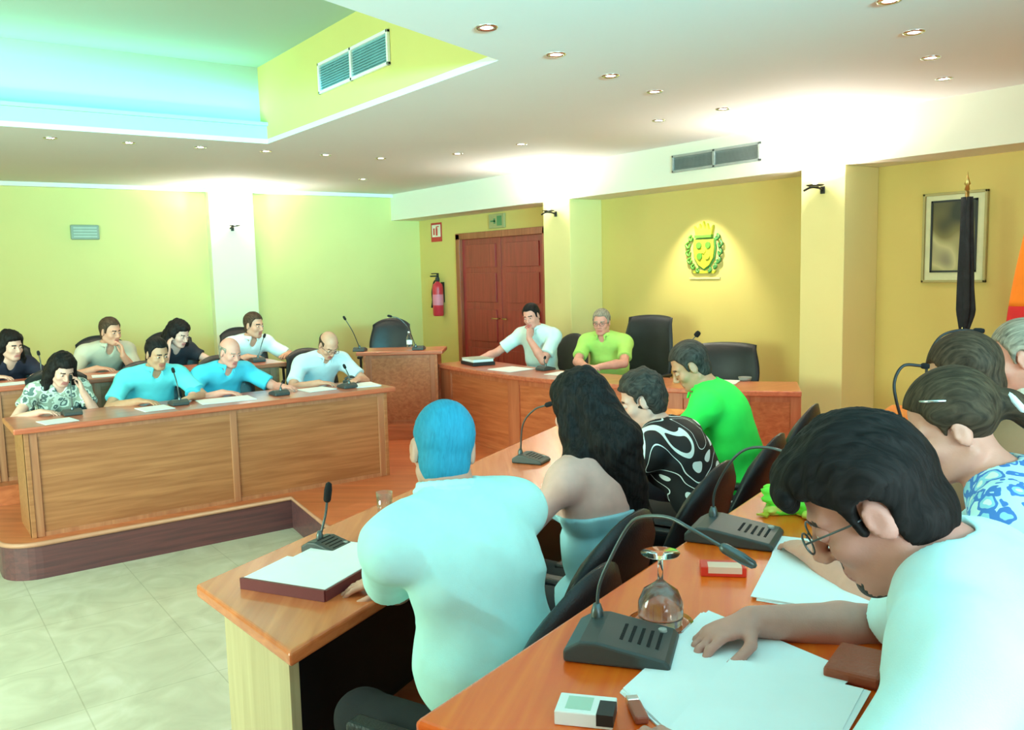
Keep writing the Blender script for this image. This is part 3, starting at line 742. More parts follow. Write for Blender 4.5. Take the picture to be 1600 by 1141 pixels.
mic('dark microphone on the back bench behind the dark-haired man in turquoise', 1.9, 7.86, 1.15, 180, [(0, -.04, .04), (.0, -.04, .10), (0, .02, .15)], group=GL)
mic('thin microphone on the corner desk reaching up left of the black chair', 3.93, 8.05, 1.15, 140, [(3.90, 8.0, 1.19), (3.80, 7.93, 1.36), (3.725, 7.925, 1.485)], group='microphones on the corner desk')
mic('thin microphone on the corner desk bending over the black chair', 4.42, 7.70, 1.15, 140, [(4.36, 7.66, 1.19), (4.25, 7.60, 1.38), (4.17, 7.63, 1.48), (4.098, 7.657, 1.506)], group='microphones on the corner desk')
GH = 'microphones on the head table'
mic('black microphone lying low between the two men at the head table', 4.98, 6.32, 1.0, 95, [(0, .0, .04), (.0, .02, .08), (.03, .05, .10)], group=GH)
mic('black microphone standing up in front of the empty leather chair', 5.30, 4.82, 1.0, 110, [(5.33, 4.84, 1.04), (5.35, 4.86, 1.20), (5.37, 4.87, 1.31), (5.40, 4.85, 1.36)], group=GH, head=.05, hr=.022)

# ================================================================== THINGS ON THE TABLES
def sheets(name, label, cat, pts, z, n, m, group=None, jit=.008, hh=.0016, seed=3):
    cx = sum(p[0] for p in pts)/len(pts); cy = sum(p[1] for p in pts)/len(pts)
    t = thing(name, label, cat, (cx, cy, z+.0005), 0, group); r = random.Random(seed)
    for k in range(n):
        a = r.uniform(-.03, .03) if k else 0; dx, dy = (r.uniform(-jit, jit), r.uniform(-jit, jit)) if k else (0, 0)
        b = BM(); prism(b, [((x-cx)*math.cos(a)-(y-cy)*math.sin(a)+dx, (x-cx)*math.sin(a)+(y-cy)*math.cos(a)+dy) for x, y in pts], k*hh, k*hh+hh*.8)
        obj('sheet', b, m, t)
    return t
def rect(cx, cy, w, h, deg):
    a = math.radians(deg); c, s = math.cos(a), math.sin(a)
    return [(cx+c*u*w/2-s*v*h/2, cy+s*u*w/2+c*v*h/2) for u, v in [(-1, -1), (1, -1), (1, 1), (-1, 1)]]
sheets('document', 'large white papers under the hand of the dark-haired man reading', 'papers', [(1.283, 1.139), (.93, 1.00), (.86, .72), (1.28, .80)], 1.25, 4, M['paper'])
sheets('document', 'white papers lying beside the table edge under the reading man', 'papers', rect(1.06, .80, .30, .22, 19), 1.2565, 3, M['paper'], seed=9)
sheets('document', 'white papers beyond the face of the dark-haired man reading', 'papers', [(1.80, 1.33), (1.42, 1.11), (1.52, .90), (1.92, 1.12)], 1.25, 4, M['paper'], seed=5)
# ring binder with open cover
t = thing('open_folder', 'maroon-edged open folder of white papers on the corner of the middle table', 'folder', (1.07, 2.52, 1.0005), math.radians(30))
obj('cover', box(BM(), -.20, .25, -.15, .16, 0, .006), M['maroon'], t, bevel=.002)
obj('page_block', box(BM(), -.195, .015, -.145, .155, .006, .034), M['paper'], t, bevel=.002)
obj('page_block', box(BM(), .03, .245, -.145, .155, .006, .022), M['paper'], t, bevel=.002)
obj('spine', box(BM(), -.205, -.195, -.15, .16, 0, .034), M['maroon'], t)
b = BM(); box(b, -.20, .02, -.153, -.145, .0, .032); obj('lower_board', b, M['maroon'], t)
t = thing('pen', 'thin dark pen lying against the open folder', 'pen', (1.26, 2.44, 1.027), math.radians(55))
b = BM(); tube(b, [(-.07, 0, .005), (.06, 0, .005), (.07, 0, .005)], [.004, .004, .001], 8); obj('barrel', b, M['blackp'], t, smooth=True)
# upside-down stemmed glass on the near table
t = thing('wine_glass', 'empty stemmed glass standing upside down behind the nearest microphone', 'glass', (1.185, 1.155, 1.2505))
b = BM(); lathe(b, [(.036, 0), (.040, .022), (.039, .045), (.030, .068), (.012, .082), (.005, .09), (.0045, .128), (.008, .136), (.033, .141), (.034, .1435), (.0, .146)], n=32)
lathe(b, [(.036, 0), (.0345, .0), (.0385, .022), (.0375, .044), (.0285, .066), (.010, .079), (0, .081)], n=32); bmesh.ops.scale(b, vec=(1.12, 1.12, 1.0), verts=b.verts[:]); obj('glass_bowl', b, M['glass'], t, smooth=True)
t = thing('saucer', 'flat clear saucer under the upside down glass', 'saucer', (1.185, 1.155, 1.2495))
b = BM(); lathe(b, [(0, .0), (.05, .0), (.062, .004), (.064, .0055), (.05, .003), (0, .0008)], n=32); obj('dish', b, M['glass'], t, smooth=True)
t = thing('cigarette_packet', 'small red packet with a pale stripe lying in front of the second microphone', 'packet', (1.495, 1.262, 1.2505), math.radians(-45))
obj('box', box(BM(), -.050, .050, -.026, .026, 0, .022), M['redbox'], t, bevel=.002); obj('stripe', box(BM(), -.034, .040, -.0265, .010, .008, .0226), mat('pale_red_stripe', (.85, .55, .42), .5), t)
t = thing('cigarette_packet', 'white and green packet beside the papers at the bottom edge', 'packet', (.835, .975, 1.2505), math.radians(40))
obj('box', box(BM(), -.030, .030, -.045, .045, 0, .023), M['white'], t, bevel=.002)
b = BM(); box(b, -.0305, .015, -.046, -.02, .005, .0235); obj('dark_end', b, M['blackp'], t); obj('print', box(BM(), -.02, .02, -.01, .03, .015, .0236), mat('pale_green_print', (.45, .62, .50), .5), t)
t = thing('lighter', 'small red-brown lighter next to the white packet', 'lighter', (.905, .935, 1.2505), math.radians(60))
obj('body', box(BM(), -.035, .02, -.011, .011, 0, .014), mat('brown_plastic', (.38, .10, .06), .4), t, bevel=.004); obj('cap', box(BM(), .02, .035, -.010, .010, 0, .014), M['chrome'], t, bevel=.002)
t = thing('wallet', 'dark red-brown wallet under the forearm of the reading man', 'wallet', (1.30, .80, 1.2505), math.radians(19))
obj('leather', box(BM(), -.06, .06, -.045, .045, 0, .022), mat('brown_leather', (.34, .07, .03), .5, bump=.2), t, bevel=.006); obj('edge', box(BM(), -.058, .058, -.046, .04, .008, .014), M['blackp'], t)
# green crumpled bag with yellow wrappers
t = thing('plastic_bag', 'bright green crumpled plastic bag on the foreground table', 'bag', (2.08, 1.47, 1.2505))
b = BM(); r = random.Random(8); bmesh.ops.create_icosphere(b, subdivisions=4, radius=1)
for v in b.verts:
    p = v.co; k = 1+.16*math.sin(7*p.x+3*p.y)+.12*math.sin(9*p.y-4*p.z)+.08*math.sin(13*p.z+6*p.x)
    v.co = Vector((p.x*.12*k, p.y*.085*k, max(0, .035+p.z*.05*k)))
obj('bag_body', b, M['green'], t, smooth=True)
b = BM(); tube(b, bez([(-.05, 0, .05), (-.07, .02, .09), (-.03, .03, .085), (-.02, .0, .055)], 8), .008, 8); obj('handle', b, M['green'], t, smooth=True)
for k, (x, y, lab) in enumerate([(1.97, 1.48, 'left one of the yellow-green sweet wrappers beside the green bag'), (1.99, 1.37, 'right one of the yellow-green sweet wrappers beside the green bag')]):
    t = thing('sweet_wrapper', lab, 'wrapper', (x, y, 1.2505), k*1.1, 'sweet wrappers by the green bag')
    b = BM(); bmesh.ops.create_icosphere(b, subdivisions=3, radius=1)
    for v in b.verts:
        p = v.co; kk = 1+.2*math.sin(8*p.x+5*p.y); v.co = Vector((p.x*.035*kk, p.y*.022*kk, max(0, .012+.014*p.z*kk)))
    obj('wrapper_body', b, mat('yellow_green_foil%d' % k, (.62, .70, .10), .35), t, smooth=True)
    b = BM(); prism(b, [(.025, -.004), (.055, -.018), (.055, .018), (.025, .004)], .003, .008); prism(b, [(-.025, -.004), (-.055, -.018), (-.055, .018), (-.025, .004)], .003, .008); obj('twist', b, M['gold'], t)
t = thing('saucer', 'small white dish on the foreground table beyond the green bag', 'dish', (2.38, 1.62, 1.2505)); b = BM(); lathe(b, [(0, 0), (.03, 0), (.055, .014), (.057, .016), (.03, .004), (0, .003)], n=24); obj('dish', b, M['white'], t, smooth=True)
# left front bench papers
GP = 'papers on the front left bench'
sheets('document', 'papers before the woman leaning on her hand', 'papers', rect(.90, 6.48, .21, .20, 10), 1.0, 2, M['paper'], GP)
sheets('document', 'white papers left of the microphone of the dark-haired man in turquoise', 'papers', rect(1.55, 6.58, .21, .24, 5), 1.0, 3, M['paper'], GP)
sheets('document', 'white papers between the two men in turquoise', 'papers', rect(2.08, 6.62, .40, .27, -4), 1.0, 3, M['paper'], GP)
sheets('document', 'loose papers before the man looking down', 'papers', rect(2.84, 6.66, .24, .24, 6), 1.0, 3, M['paper'], GP)
sheets('document', 'white papers at the right end of the front left bench', 'papers', rect(3.25, 6.62, .21, .28, -8), 1.0, 4, M['paper'], GP, seed=6)
GQ = 'papers on the back left bench'
sheets('document', 'papers before the woman in black at the left edge', 'papers', rect(.78, 7.74, .21, .2, 8), 1.15, 2, M['paper'], GQ)
sheets('document', 'papers before the man with his hand at his mouth', 'papers', rect(1.48, 7.74, .25, .2, -8), 1.15, 2, M['paper'], GQ)
# head table papers and books
t = thing('document_stack', 'black binder under a thick pale document, left end of head table', 'papers', (4.82, 7.22, 1.0005), math.radians(80))
obj('binder', box(BM(), -.16, .16, -.12, .12, 0, .035), M['blackp'], t, bevel=.004); obj('pages', box(BM(), -.14, .15, -.11, .11, .035, .062), M['paper'], t, bevel=.004); obj('cover_sheet', box(BM(), -.15, .15, -.115, .115, .062, .066), mat('grey_cover', (.4, .42, .36), .6), t)
sheets('document', 'white papers before the man resting his chin on his hand', 'papers', rect(4.78, 6.60, .30, .34, 5), 1.0, 4, M['paper'], 'papers on the head table')
sheets('document', 'white papers before the man in the lime green shirt', 'papers', rect(4.92, 5.92, .26, .34, 15), 1.0, 3, M['paper'], 'papers on the head table', seed=4)
sheets('document', 'loose pale papers at the right end of the head table', 'papers', rect(5.42, 4.62, .24, .3, 30), 1.0, 3, M['paper'], 'papers on the head table', seed=7)
t = thing('wine_glass', 'stemmed glass at the right end of the head table', 'glass', (5.52, 4.86, 1.0005))
b = BM(); lathe(b, [(0, 0), (.033, 0), (.034, .003), (.006, .008), (.0045, .06), (.02, .075), (.036, .10), (.036, .14), (.034, .14), (.034, .10), (.018, .078), (0, .07)], n=24); obj('glass_bowl', b, M['glass'], t, smooth=True)
t = thing('ashtray', 'small grey dish beside the glass on the head table', 'dish', (5.62, 4.52, 1.0005)); b = BM(); lathe(b, [(0, 0), (.045, 0), (.055, .03), (.048, .03), (.04, .01), (0, .01)], n=20); obj('bowl', b, M['grille'], t, smooth=True)
t = thing('water_bottle', 'small clear bottle on the corner desk in front of the black chair', 'bottle', (4.44, 7.93, 1.1505)); b = BM(); lathe(b, [(0, 0), (.028, 0), (.03, .01), (.03, .11), (.012, .145), (.012, .16), (0, .16)], n=20); obj('bottle_body', b, M['thin'], t, smooth=True)
b = BM(); lathe(b, [(.0, .16), (.014, .16), (.014, .175), (0, .176)], n=16); obj('cap', b, M['white'], t, smooth=True)
b = BM(); lathe(b, [(.0305, .04), (.0305, .085)], n=20); obj('paper_band', b, M['paper'], t, smooth=True)
t = thing('telephone', 'grey box-shaped handset on the front left bench before the man looking down', 'telephone', (3.22, 6.82, 1.0005), .2)
obj('body', box(BM(), -.05, .05, -.04, .04, 0, .03), M['mic'], t, bevel=.008); b = BM(); tube(b, bez([(-.05, 0, .04), (-.02, 0, .055), (.02, 0, .055), (.05, 0, .04)], 5), .012, 8); obj('handset', b, M['mic'], t, smooth=True)
t = thing('drinking_glass', 'tall clear glass behind the open folder on the middle table', 'glass', (1.50, 2.92, 1.0005)); b = BM(); lathe(b, [(0, 0), (.025, 0), (.032, .11), (.030, .11), (.024, .006), (0, .006)], n=24); obj('glass_body', b, M['thin'], t, smooth=True)
t = thing('folded_paper', 'white folded paper lying on the orange stage floor', 'paper', (2.85, 5.35, .2505), .4); b = BM(); prism(b, [(-.14, -.06), (.14, -.06), (.14, .06), (-.14, .06)], 0, .004); obj('sheet', b, M['paper'], t); b = BM(); prism(b, [(-.13, -.055), (.02, -.055), (.02, .055), (-.13, .055)], .004, .007); obj('fold', b, M['paper'], t)

# ================================================================== PEOPLE (implicit surfaces turned into meshes)
def V(*a): return np.array(a, float)
def unit(v): v = np.asarray(v, float); return v/np.linalg.norm(v)
class Vol:
    def __init__(s, h): s.h = h; s.ops = []
    def rc(s, a, b, ra, rb, k=.02, mode=0):
        a = np.array(a, float); b = np.array(b, float)
        lo = np.minimum(a-ra, b-rb); hi = np.maximum(a+ra, b+rb); ab = b-a; L2 = max(1e-9, ab@ab)
        def fn(X, Y, Z):
            px, py, pz = X-a[0], Y-a[1], Z-a[2]
            t = np.clip((px*ab[0]+py*ab[1]+pz*ab[2])/L2, 0, 1)
            return np.sqrt((px-t*ab[0])**2+(py-t*ab[1])**2+(pz-t*ab[2])**2)-(ra+(rb-ra)*t)
        s.ops.append((lo, hi, fn, k, mode)); return s
    def cut(s, a, b, ra, rb, k=.02):
        """round cone whose end at b is cut flat"""
        a = np.array(a, float); b = np.array(b, float); d = unit(b-a)
        s.rc(a, b, ra, rb, k); lo, hi, fn, k, m = s.ops.pop()
        def f2(X, Y, Z): return np.maximum(fn(X, Y, Z), (X-b[0])*d[0]+(Y-b[1])*d[1]+(Z-b[2])*d[2])
        s.ops.append((lo, hi, f2, k, 0)); return s
    def ell(s, c, rad, ax, k=.02, mode=0, mask=None):
        c = np.array(c, float); rad = np.array(rad, float); ax = [np.array(v, float) for v in ax]
        e = np.sqrt(sum((rad[i]*ax[i])**2 for i in range(3)))
        def fn(X, Y, Z):
            px, py, pz = X-c[0], Y-c[1], Z-c[2]
            q = [px*v[0]+py*v[1]+pz*v[2] for v in ax]
            k0 = np.sqrt(sum((q[i]/rad[i])**2 for i in range(3))); k1 = np.sqrt(sum((q[i]/rad[i]**2)**2 for i in range(3)))
            d = k0*(k0-1)/np.maximum(k1, 1e-6)
            if mask is not None: d = np.maximum(d, mask(X, Y, Z))
            return d
        s.ops.append((c-e, c+e, fn, k, mode)); return s
    def build(s):
        h = s.h
        lo = np.min([o[0] for o in s.ops if o[4] == 0], axis=0)-3*h; hi = np.max([o[1] for o in s.ops if o[4] == 0], axis=0)+3*h
        n = np.ceil((hi-lo)/h).astype(int)+1; D = np.full(n, .5, np.float32)
        ax = [lo[i]+h*np.arange(n[i]) for i in range(3)]
        for a, b, fn, k, mode in s.ops:
            pad = k+2.5*h
            i0 = np.clip(np.floor((a-pad-lo)/h).astype(int), 0, n-1); i1 = np.clip(np.ceil((b+pad-lo)/h).astype(int)+1, 1, n)
            if (i1 <= i0).any(): continue
            sl = tuple(slice(p, q) for p, q in zip(i0, i1))
            X = ax[0][sl[0]][:, None, None]; Y = ax[1][sl[1]][None, :, None]; Z = ax[2][sl[2]][None, None, :]
            d = fn(X, Y, Z).astype(np.float32); o = D[sl]
            if mode == 0:
                t = np.clip(.5+.5*(o-d)/k, 0, 1); D[sl] = o*(1-t)+d*t-k*t*(1-t)
            else:
                d = -d; t = np.clip(.5-.5*(o-d)/k, 0, 1); D[sl] = o*(1-t)+d*t+k*t*(1-t)
        s.D = D; s.lo = lo
        return s
    def mesh(s):
        s.build(); return nets(s.D, s.lo, s.h)
def nets(D, lo, h):
    S = D < 0; n = D.shape
    c = np.zeros([k-1 for k in n], np.int8)
    offs_ = [(i, j, k) for i in (0, 1) for j in (0, 1) for k in (0, 1)]
    for i, j, k in offs_: c += S[i:n[0]-1+i, j:n[1]-1+j, k:n[2]-1+k]
    act = (c > 0) & (c < 8); I, J, K = np.nonzero(act)
    idx = np.full(act.shape, -1, np.int64); idx[act] = np.arange(len(I))
    P = np.zeros((len(I), 3)); cnt = np.zeros(len(I))
    for a in offs_:
        for ax in range(3):
            if a[ax]: continue
            b = list(a); b[ax] = 1
            d0 = D[I+a[0], J+a[1], K+a[2]]; d1 = D[I+b[0], J+b[1], K+b[2]]
            m = (d0 < 0) != (d1 < 0); t = d0[m]/(d0[m]-d1[m])
            q = np.tile(np.array(a, float), (m.sum(), 1)); q[:, ax] = t
            P[m] += q; cnt[m] += 1
    P = P/cnt[:, None]+np.stack([I, J, K], 1); P = lo+h*P
    F = []
    for ax in range(3):
        sl0 = [slice(None)]*3; sl1 = [slice(None)]*3; sl0[ax] = slice(0, -1); sl1[ax] = slice(1, None)
        e = S[tuple(sl0)] != S[tuple(sl1)]; i, j, k = np.nonzero(e); ins = S[tuple(sl0)][i, j, k]
        u, w = [(1, 2), (2, 0), (0, 1)][ax]
        p = np.stack([i, j, k], 1); ok = (p[:, u] > 0) & (p[:, w] > 0) & (p[:, u] < act.shape[u]) & (p[:, w] < act.shape[w])
        p = p[ok]; ins = ins[ok]
        def at(du, dw):
            q = p.copy(); q[:, u] -= du; q[:, w] -= dw; return idx[q[:, 0], q[:, 1], q[:, 2]]
        Q = np.stack([at(1, 1), at(0, 1), at(0, 0), at(1, 0)], 1)
        Q[~ins] = Q[~ins][:, ::-1]; F.append(Q)
    F = np.concatenate(F); F = F[(F >= 0).all(1)]
    return P, F
def relax(P, F, it=2, lam=.5):
    for _ in range(it):
        A = np.zeros_like(P); c = np.zeros(len(P))
        for k in range(4):
            a, b = F[:, k], F[:, (k+1) % 4]
            np.add.at(A, a, P[b]); np.add.at(A, b, P[a]); np.add.at(c, a, 1); np.add.at(c, b, 1)
        P = P+lam*(A/np.maximum(c, 1)[:, None]-P)
    return P
def normals(P, F):
    n = np.cross(P[F[:, 2]]-P[F[:, 0]], P[F[:, 3]]-P[F[:, 1]]); N = np.zeros_like(P)
    for k in range(4): np.add.at(N, F[:, k], n)
    return N/np.maximum(np.linalg.norm(N, axis=1), 1e-9)[:, None]
def mobj(name, P, F, mats, parent, mi=None, extra=None, origin=None):
    o3 = np.asarray(origin)
    vs = [tuple(p) for p in (P-o3)]; fs = F.tolist()
    me = bpy.data.meshes.new(name)
    mis = np.zeros(len(fs), int) if mi is None else mi
    if extra:
        for (EP, EF, em) in extra:
            b0 = len(vs); vs += [tuple(p) for p in (EP-o3)]; fs += [[b0+i for i in f] for f in EF]; mis = np.concatenate([mis, np.broadcast_to(em, (len(EF),))])
    me.from_pydata(vs, [], fs)
    for m in mats: me.materials.append(m)
    me.polygons.foreach_set('material_index', mis.astype(np.int32)); me.polygons.foreach_set('use_smooth', np.ones(len(fs), bool)); me.update()
    o = bpy.data.objects.new(name, me); COL.objects.link(o); o.parent = parent
    return o
def wob(P, f, seed=0):
    r = np.random.RandomState(seed); s = 0
    for k in range(5):
        a = r.normal(size=3); a /= np.linalg.norm(a); b = r.normal(size=3); b /= np.linalg.norm(b)
        s = s+np.sin(f*(1+.35*k)*(P@a)+2.1*np.sin(f*.45*(P@b)+k)+k*1.7)/(1+.3*k)
    return s/3.2
def ball(c, r, n=10, ax=None):
    P = [(0, 0, 1)]; F = []
    for i in range(1, n):
        for j in range(2*n): P.append((math.sin(PI*i/n)*math.cos(PI*j/n), math.sin(PI*i/n)*math.sin(PI*j/n), math.cos(PI*i/n)))
    P.append((0, 0, -1)); m = 2*n
    for j in range(m): F.append([0, 1+j, 1+(j+1) % m])
    for i in range(n-2):
        for j in range(m): F.append([1+i*m+j, 1+(i+1)*m+j, 1+(i+1)*m+(j+1) % m, 1+i*m+(j+1) % m])
    e = len(P)-1
    for j in range(m): F.append([e, 1+(n-2)*m+(j+1) % m, 1+(n-2)*m+j])
    P = np.array(P)*r
    if ax is not None: P = P[:, :1]*ax[0]+P[:, 1:2]*ax[1]+P[:, 2:]*ax[2]
    return P+np.asarray(c), F

SK = {}
def skin(key, col):
    if key not in SK: SK[key] = mat('skin_'+key, col, .5, var=.05, scale=30, bump=.05, bscale=300)
    return SK[key]
MT = {}
def cloth(key, col, rough=.85):
    if key not in MT: MT[key] = mat('cloth_'+key, col, rough, var=.03, scale=20, bump=.12, bscale=500)
    return MT[key]
def hairmat(key, col):
    k = 'hair_'+key
    if k not in MT: MT[k] = mat(k, col, .42, var=.35, scale=60, bump=.5, bscale=220)
    return MT[k]
def strand(key, hr, hf, hu, st):
    name, col = key
    m, nt, b = new_mat('hair_strands_'+name)
    tc = nd(nt, 'ShaderNodeTexCoord'); mp = nd(nt, 'ShaderNodeMapping', vector_type='TEXTURE')
    if st != 'long':
        mp.inputs['Rotation'].default_value = Matrix([[hr[i], hf[i], hu[i]] for i in range(3)]).to_euler()
    sc = nd(nt, 'ShaderNodeVectorMath', operation='MULTIPLY'); sc.inputs[1].default_value = (90, 90, 9) if st == 'long' else (130, 14, 22)
    n = nd(nt, 'ShaderNodeTexNoise'); n.inputs['Scale'].default_value = 1.4; n.inputs['Detail'].default_value = 3; n.inputs['Distortion'].default_value = .8
    nt.links.new(tc.outputs['Object'], mp.inputs[0]); nt.links.new(mp.outputs[0], sc.inputs[0]); nt.links.new(sc.outputs[0], n.inputs['Vector'])
    lo_, hi_ = (.85, 1.15) if st == 'sheen_cap' else (.45, 1.7)
    r = ramp(nt, [(.3, tuple(c*lo_ for c in col)), (.7, tuple(min(1, c*hi_) for c in col))]); nt.links.new(n.outputs['Fac'], r.inputs[0]); nt.links.new(r.outputs[0], b.inputs['Base Color'])
    b.inputs['Roughness'].default_value = .6; b.inputs['Specular IOR Level'].default_value = .12
    bp = nd(nt, 'ShaderNodeBump'); bp.inputs['Strength'].default_value = .15 if st == 'sheen_cap' else .5; bp.inputs['Distance'].default_value = .004
    nt.links.new(n.outputs['Fac'], bp.inputs['Height']); nt.links.new(bp.outputs[0], b.inputs['Normal'])
    return m
MT['eye_white'] = mat('eye_white', (.60, .56, .52), .3); MT['iris'] = mat('iris', (.03, .02, .015), .2)

def hand(v, W, d, nb, side, s, curl=.5, k=.004, spread=.25):
    """W wrist, d finger direction, nb back-of-hand normal, side +1 right hand / -1 left hand"""
    d = unit(d); nb = unit(nb-d*(nb@d)); x = np.cross(d, nb)      # x points to the thumb side for a left hand
    th = x*(-1 if side > 0 else 1)
    c = W+d*.052*s
    v.ell(c, (.040*s, .050*s, .015*s), (th, d, nb), k=.012)
    v.ell(W+d*.02*s, (.029*s, .035*s, .017*s), (th, d, nb), k=.012)
    for i, (off, L) in enumerate([(.029, .072), (.010, .080), (-.010, .074), (-.028, .058)]):
        p = W+d*(.088-.006*abs(i-1.2))*s+th*off*s; a = curl*(.9+.1*i); dd = unit(d+th*off*spread*8)
        ang = a*.55
        segs = [L*.45, L*.31, L*.26]; r = .0092 if i < 3 else .0078
        for j, sg in enumerate(segs):
            q = p+(dd*math.cos(ang)-nb*math.sin(ang))*sg*s
            v.rc(p, q, (r-.0008*j)*s, (r-.0012*(j+1))*s, k=k); p = q; ang += a*.75
    p = W+d*.022*s+th*.026*s-nb*.004*s
    q = p+(d*.55+th*.75-nb*.25)*.042*s; v.rc(p, q, .014*s, .0105*s, k=.01)
    q2 = q+unit(d*.9+th*.28-nb*.3)*.034*s; v.rc(q, q2, .0105*s, .0095*s, k=k)
    v.rc(q2, q2+unit(d-nb*.2)*.022*s, .0095*s, .0078*s, k=k)

def person(label, head, look, phi, fz, tz, hands, h=.0075, s=1.0, bw=1.0, belly=0, female=False, sk=('tan', (.62, .36, .25)), hair=None,
           shirt=None, sleeve=.72, trouser=(.03, .03, .035), collar=True, glasses=None, hs=1.0, hiplean=None, style='shirt', lat=0, wr=.0035, feet=True, beard=None, nk=0):
    Hc = V(*head); yw, pt, rl = [math.radians(a) for a in look]; ph = math.radians(phi)
    F = V(math.cos(ph), math.sin(ph), 0); Rt = V(math.sin(ph), -math.cos(ph), 0); UP = V(0, 0, 1)
    hf = V(math.cos(yw)*math.cos(pt), math.sin(yw)*math.cos(pt), -math.sin(pt)); hr = V(math.sin(yw), -math.cos(yw), 0); hu = np.cross(hr, hf)
    hr, hu = hr*math.cos(rl)+hu*math.sin(rl), hu*math.cos(rl)-hr*math.sin(rl)
    g = hs*s*.93
    def HL(r, f, u): return Hc+(hr*r+hf*f+hu*u)*g
    N = Hc-hu*.085*g-hf*.030*g-UP*(.050-nk)*s-F*.018*s
    hipz = fz+.565
    vz = N[2]-hipz; Lt = .50*s
    lean = math.sqrt(max(0.0, Lt*Lt-vz*vz)) if vz < Lt else .03
    lean = min(lean, .40)
    if hiplean is not None: lean = hiplean
    hip = V(N[0], N[1], hipz)-F*lean+Rt*lat
    root = thing('person', label, 'person', (float(hip[0]), float(hip[1]), fz))
    org = V(hip[0], hip[1], fz)
    P1 = hip+(N-hip)*.38-F*.015; P2 = hip+(N-hip)*.72-F*(.03 if lean > .1 else .01)
    up = unit(N-P1); tf = unit(np.cross(up, Rt)); tr = np.cross(tf, up)
    w = .92*bw if female else bw
    bod = Vol(h); cl = Vol(h); T = .013
    def torso(v, t, cut=None):
        k = .05
        v.ell(hip+UP*.01+F*.02, (.165*w*s+t, .125*s+t, .115*s+t), (Rt, F, UP), k=k)
        v.ell(P1+tf*(.01+belly*.5), ((.142 if not female else .128)*w*s+belly*.6+t, (.108+belly)*s+t, .165*s+t), (tr, tf, up), k=k)
        v.ell(P2+tf*.0, (.158*w*s+t, .108*s+t, .165*s+t), (tr, tf, up), k=k)
        if female:
            for q in (-1, 1): v.ell(P2+tf*.085*s+tr*q*.07*s-up*.01, (.058*s+t, .05*s+t, .06*s+t), (tr, tf, up), k=.03)
        a = N-up*.062*s
        v.rc(a-tr*.145*w*s, a+tr*.145*w*s, .060*s+t, .060*s+t, k=k)
        for q in (-1, 1): v.rc(N-up*.005*s+tr*q*.02, a+tr*q*.12*w*s+up*.012, .045*s+t*.6, .042*s+t*.6, k=.04)
    torso(bod, 0)
    # head
    b = bod
    b.rc(N-up*.05*s, HL(0, -.022, -.055), .056*s*(.86 if female else 1), .052*g*(.86 if female else 1), k=.03)
    A = (hr, hf, hu)
    b.ell(HL(0, -.012, .032), (.075*g, .094*g, .088*g), A, k=.012)
    b.ell(HL(0, .020, -.042), (.060*g, .066*g, .074*g), A, k=.03)
    for q in (-1, 1):
        b.rc(HL(q*.050, -.012, -.058), HL(q*.018, .058, -.098), .020*g, .021*g, k=.02)
        b.ell(HL(q*.040, .056, -.030), (.024*g, .024*g, .022*g), A, k=.018)
        b.rc(HL(q*.012, .082, .022), HL(q*.046, .066, .020), .009*g, .009*g, k=.014)
        b.ell(HL(q*.031, .100, .000), (.019*g, .016*g, .011*g), A, k=.010, mode=1)
        b.ell(HL(q*.077, -.008, -.008), (.009*g, .021*g, .033*g), (unit(hr-hf*.35*q), unit(hf+hr*.35*q-hu*.15), unit(hu+hf*.15)), k=.006)
        b.ell(HL(q*.087, -.004, -.004), (.005*g, .011*g, .018*g), A, k=.004, mode=1)
        b.ell(HL(q*.012, .096, -.039), (.009*g, .011*g, .008*g), A, k=.006)
    b.ell(HL(0, .064, -.100), (.022*g, .020*g, .018*g), A, k=.014)
    b.rc(HL(0, .086, .006), HL(0, .107, -.032), .0075*g, .0115*g, k=.010)
    b.rc(HL(-.020, .078, -.0655), HL(.020, .078, -.0655), .009*g, .009*g, k=.008)
    b.rc(HL(-.015, .0785, -.075), HL(.015, .0785, -.075), .0088*g, .0088*g, k=.005)
    b.rc(HL(-.020, .092, -.0705), HL(.020, .092, -.0705), .002*g, .002*g, k=.004, mode=1)
    if style != 'tube' and shirt is not None: torso(cl, T)
    # arms
    armw = .86 if female else 1.0
    for sd, q in (('R', 1), ('L', -1)):
        spec = hands.get(sd)
        Sh = N-up*.082*s+tr*q*.178*w*s
        bod.ell(Sh, (.055*s*armw, .055*s, .058*s), (tr, tf, up), k=.035)
        l1, l2 = .285*s, .25*s
        pole = None; curl = .5; fd = None; nb = None
        kind = spec[0]
        if kind == 't':   # resting on the table: r, f relative to the head; z given by the table
            Wt = V(*(Hc+Rt*spec[1]+F*spec[2])[:2], tz+.030*s); fd = F*.6-Rt*q*.8+UP*-.05; nb = UP; pole = -UP*.6+Rt*q*.8-F*.1; curl = .45
            if len(spec) > 3: fd = F*spec[3][0]+Rt*spec[3][1]
        elif kind == 'h': # at the head: r,f,u in head axes
            Wt = Hc+Rt*spec[1]+F*spec[2]+UP*spec[3]; fd = (Hc+UP*.02+Rt*q*.03)-Wt; fd = unit(UP*.8+unit(fd)*.6); nb = unit(Wt-Hc+Rt*q*.3); pole = -UP*.9+Rt*q*.35+F*.25; curl = .8
        elif kind == 'w': # world position
            Wt = V(*spec[1:4]); fd = V(*spec[4]) if len(spec) > 4 else F; nb = V(*spec[5]) if len(spec) > 5 else UP; pole = -UP*.6+Rt*q*.8; curl = spec[6] if len(spec) > 6 else .4
            if len(spec) > 7: pole = V(*spec[7])
        dv = Wt-Sh; dl = np.linalg.norm(dv); mx = (l1+l2)*.985
        if dl > mx: Wt = Sh+dv/dl*mx; dv = Wt-Sh; dl = mx
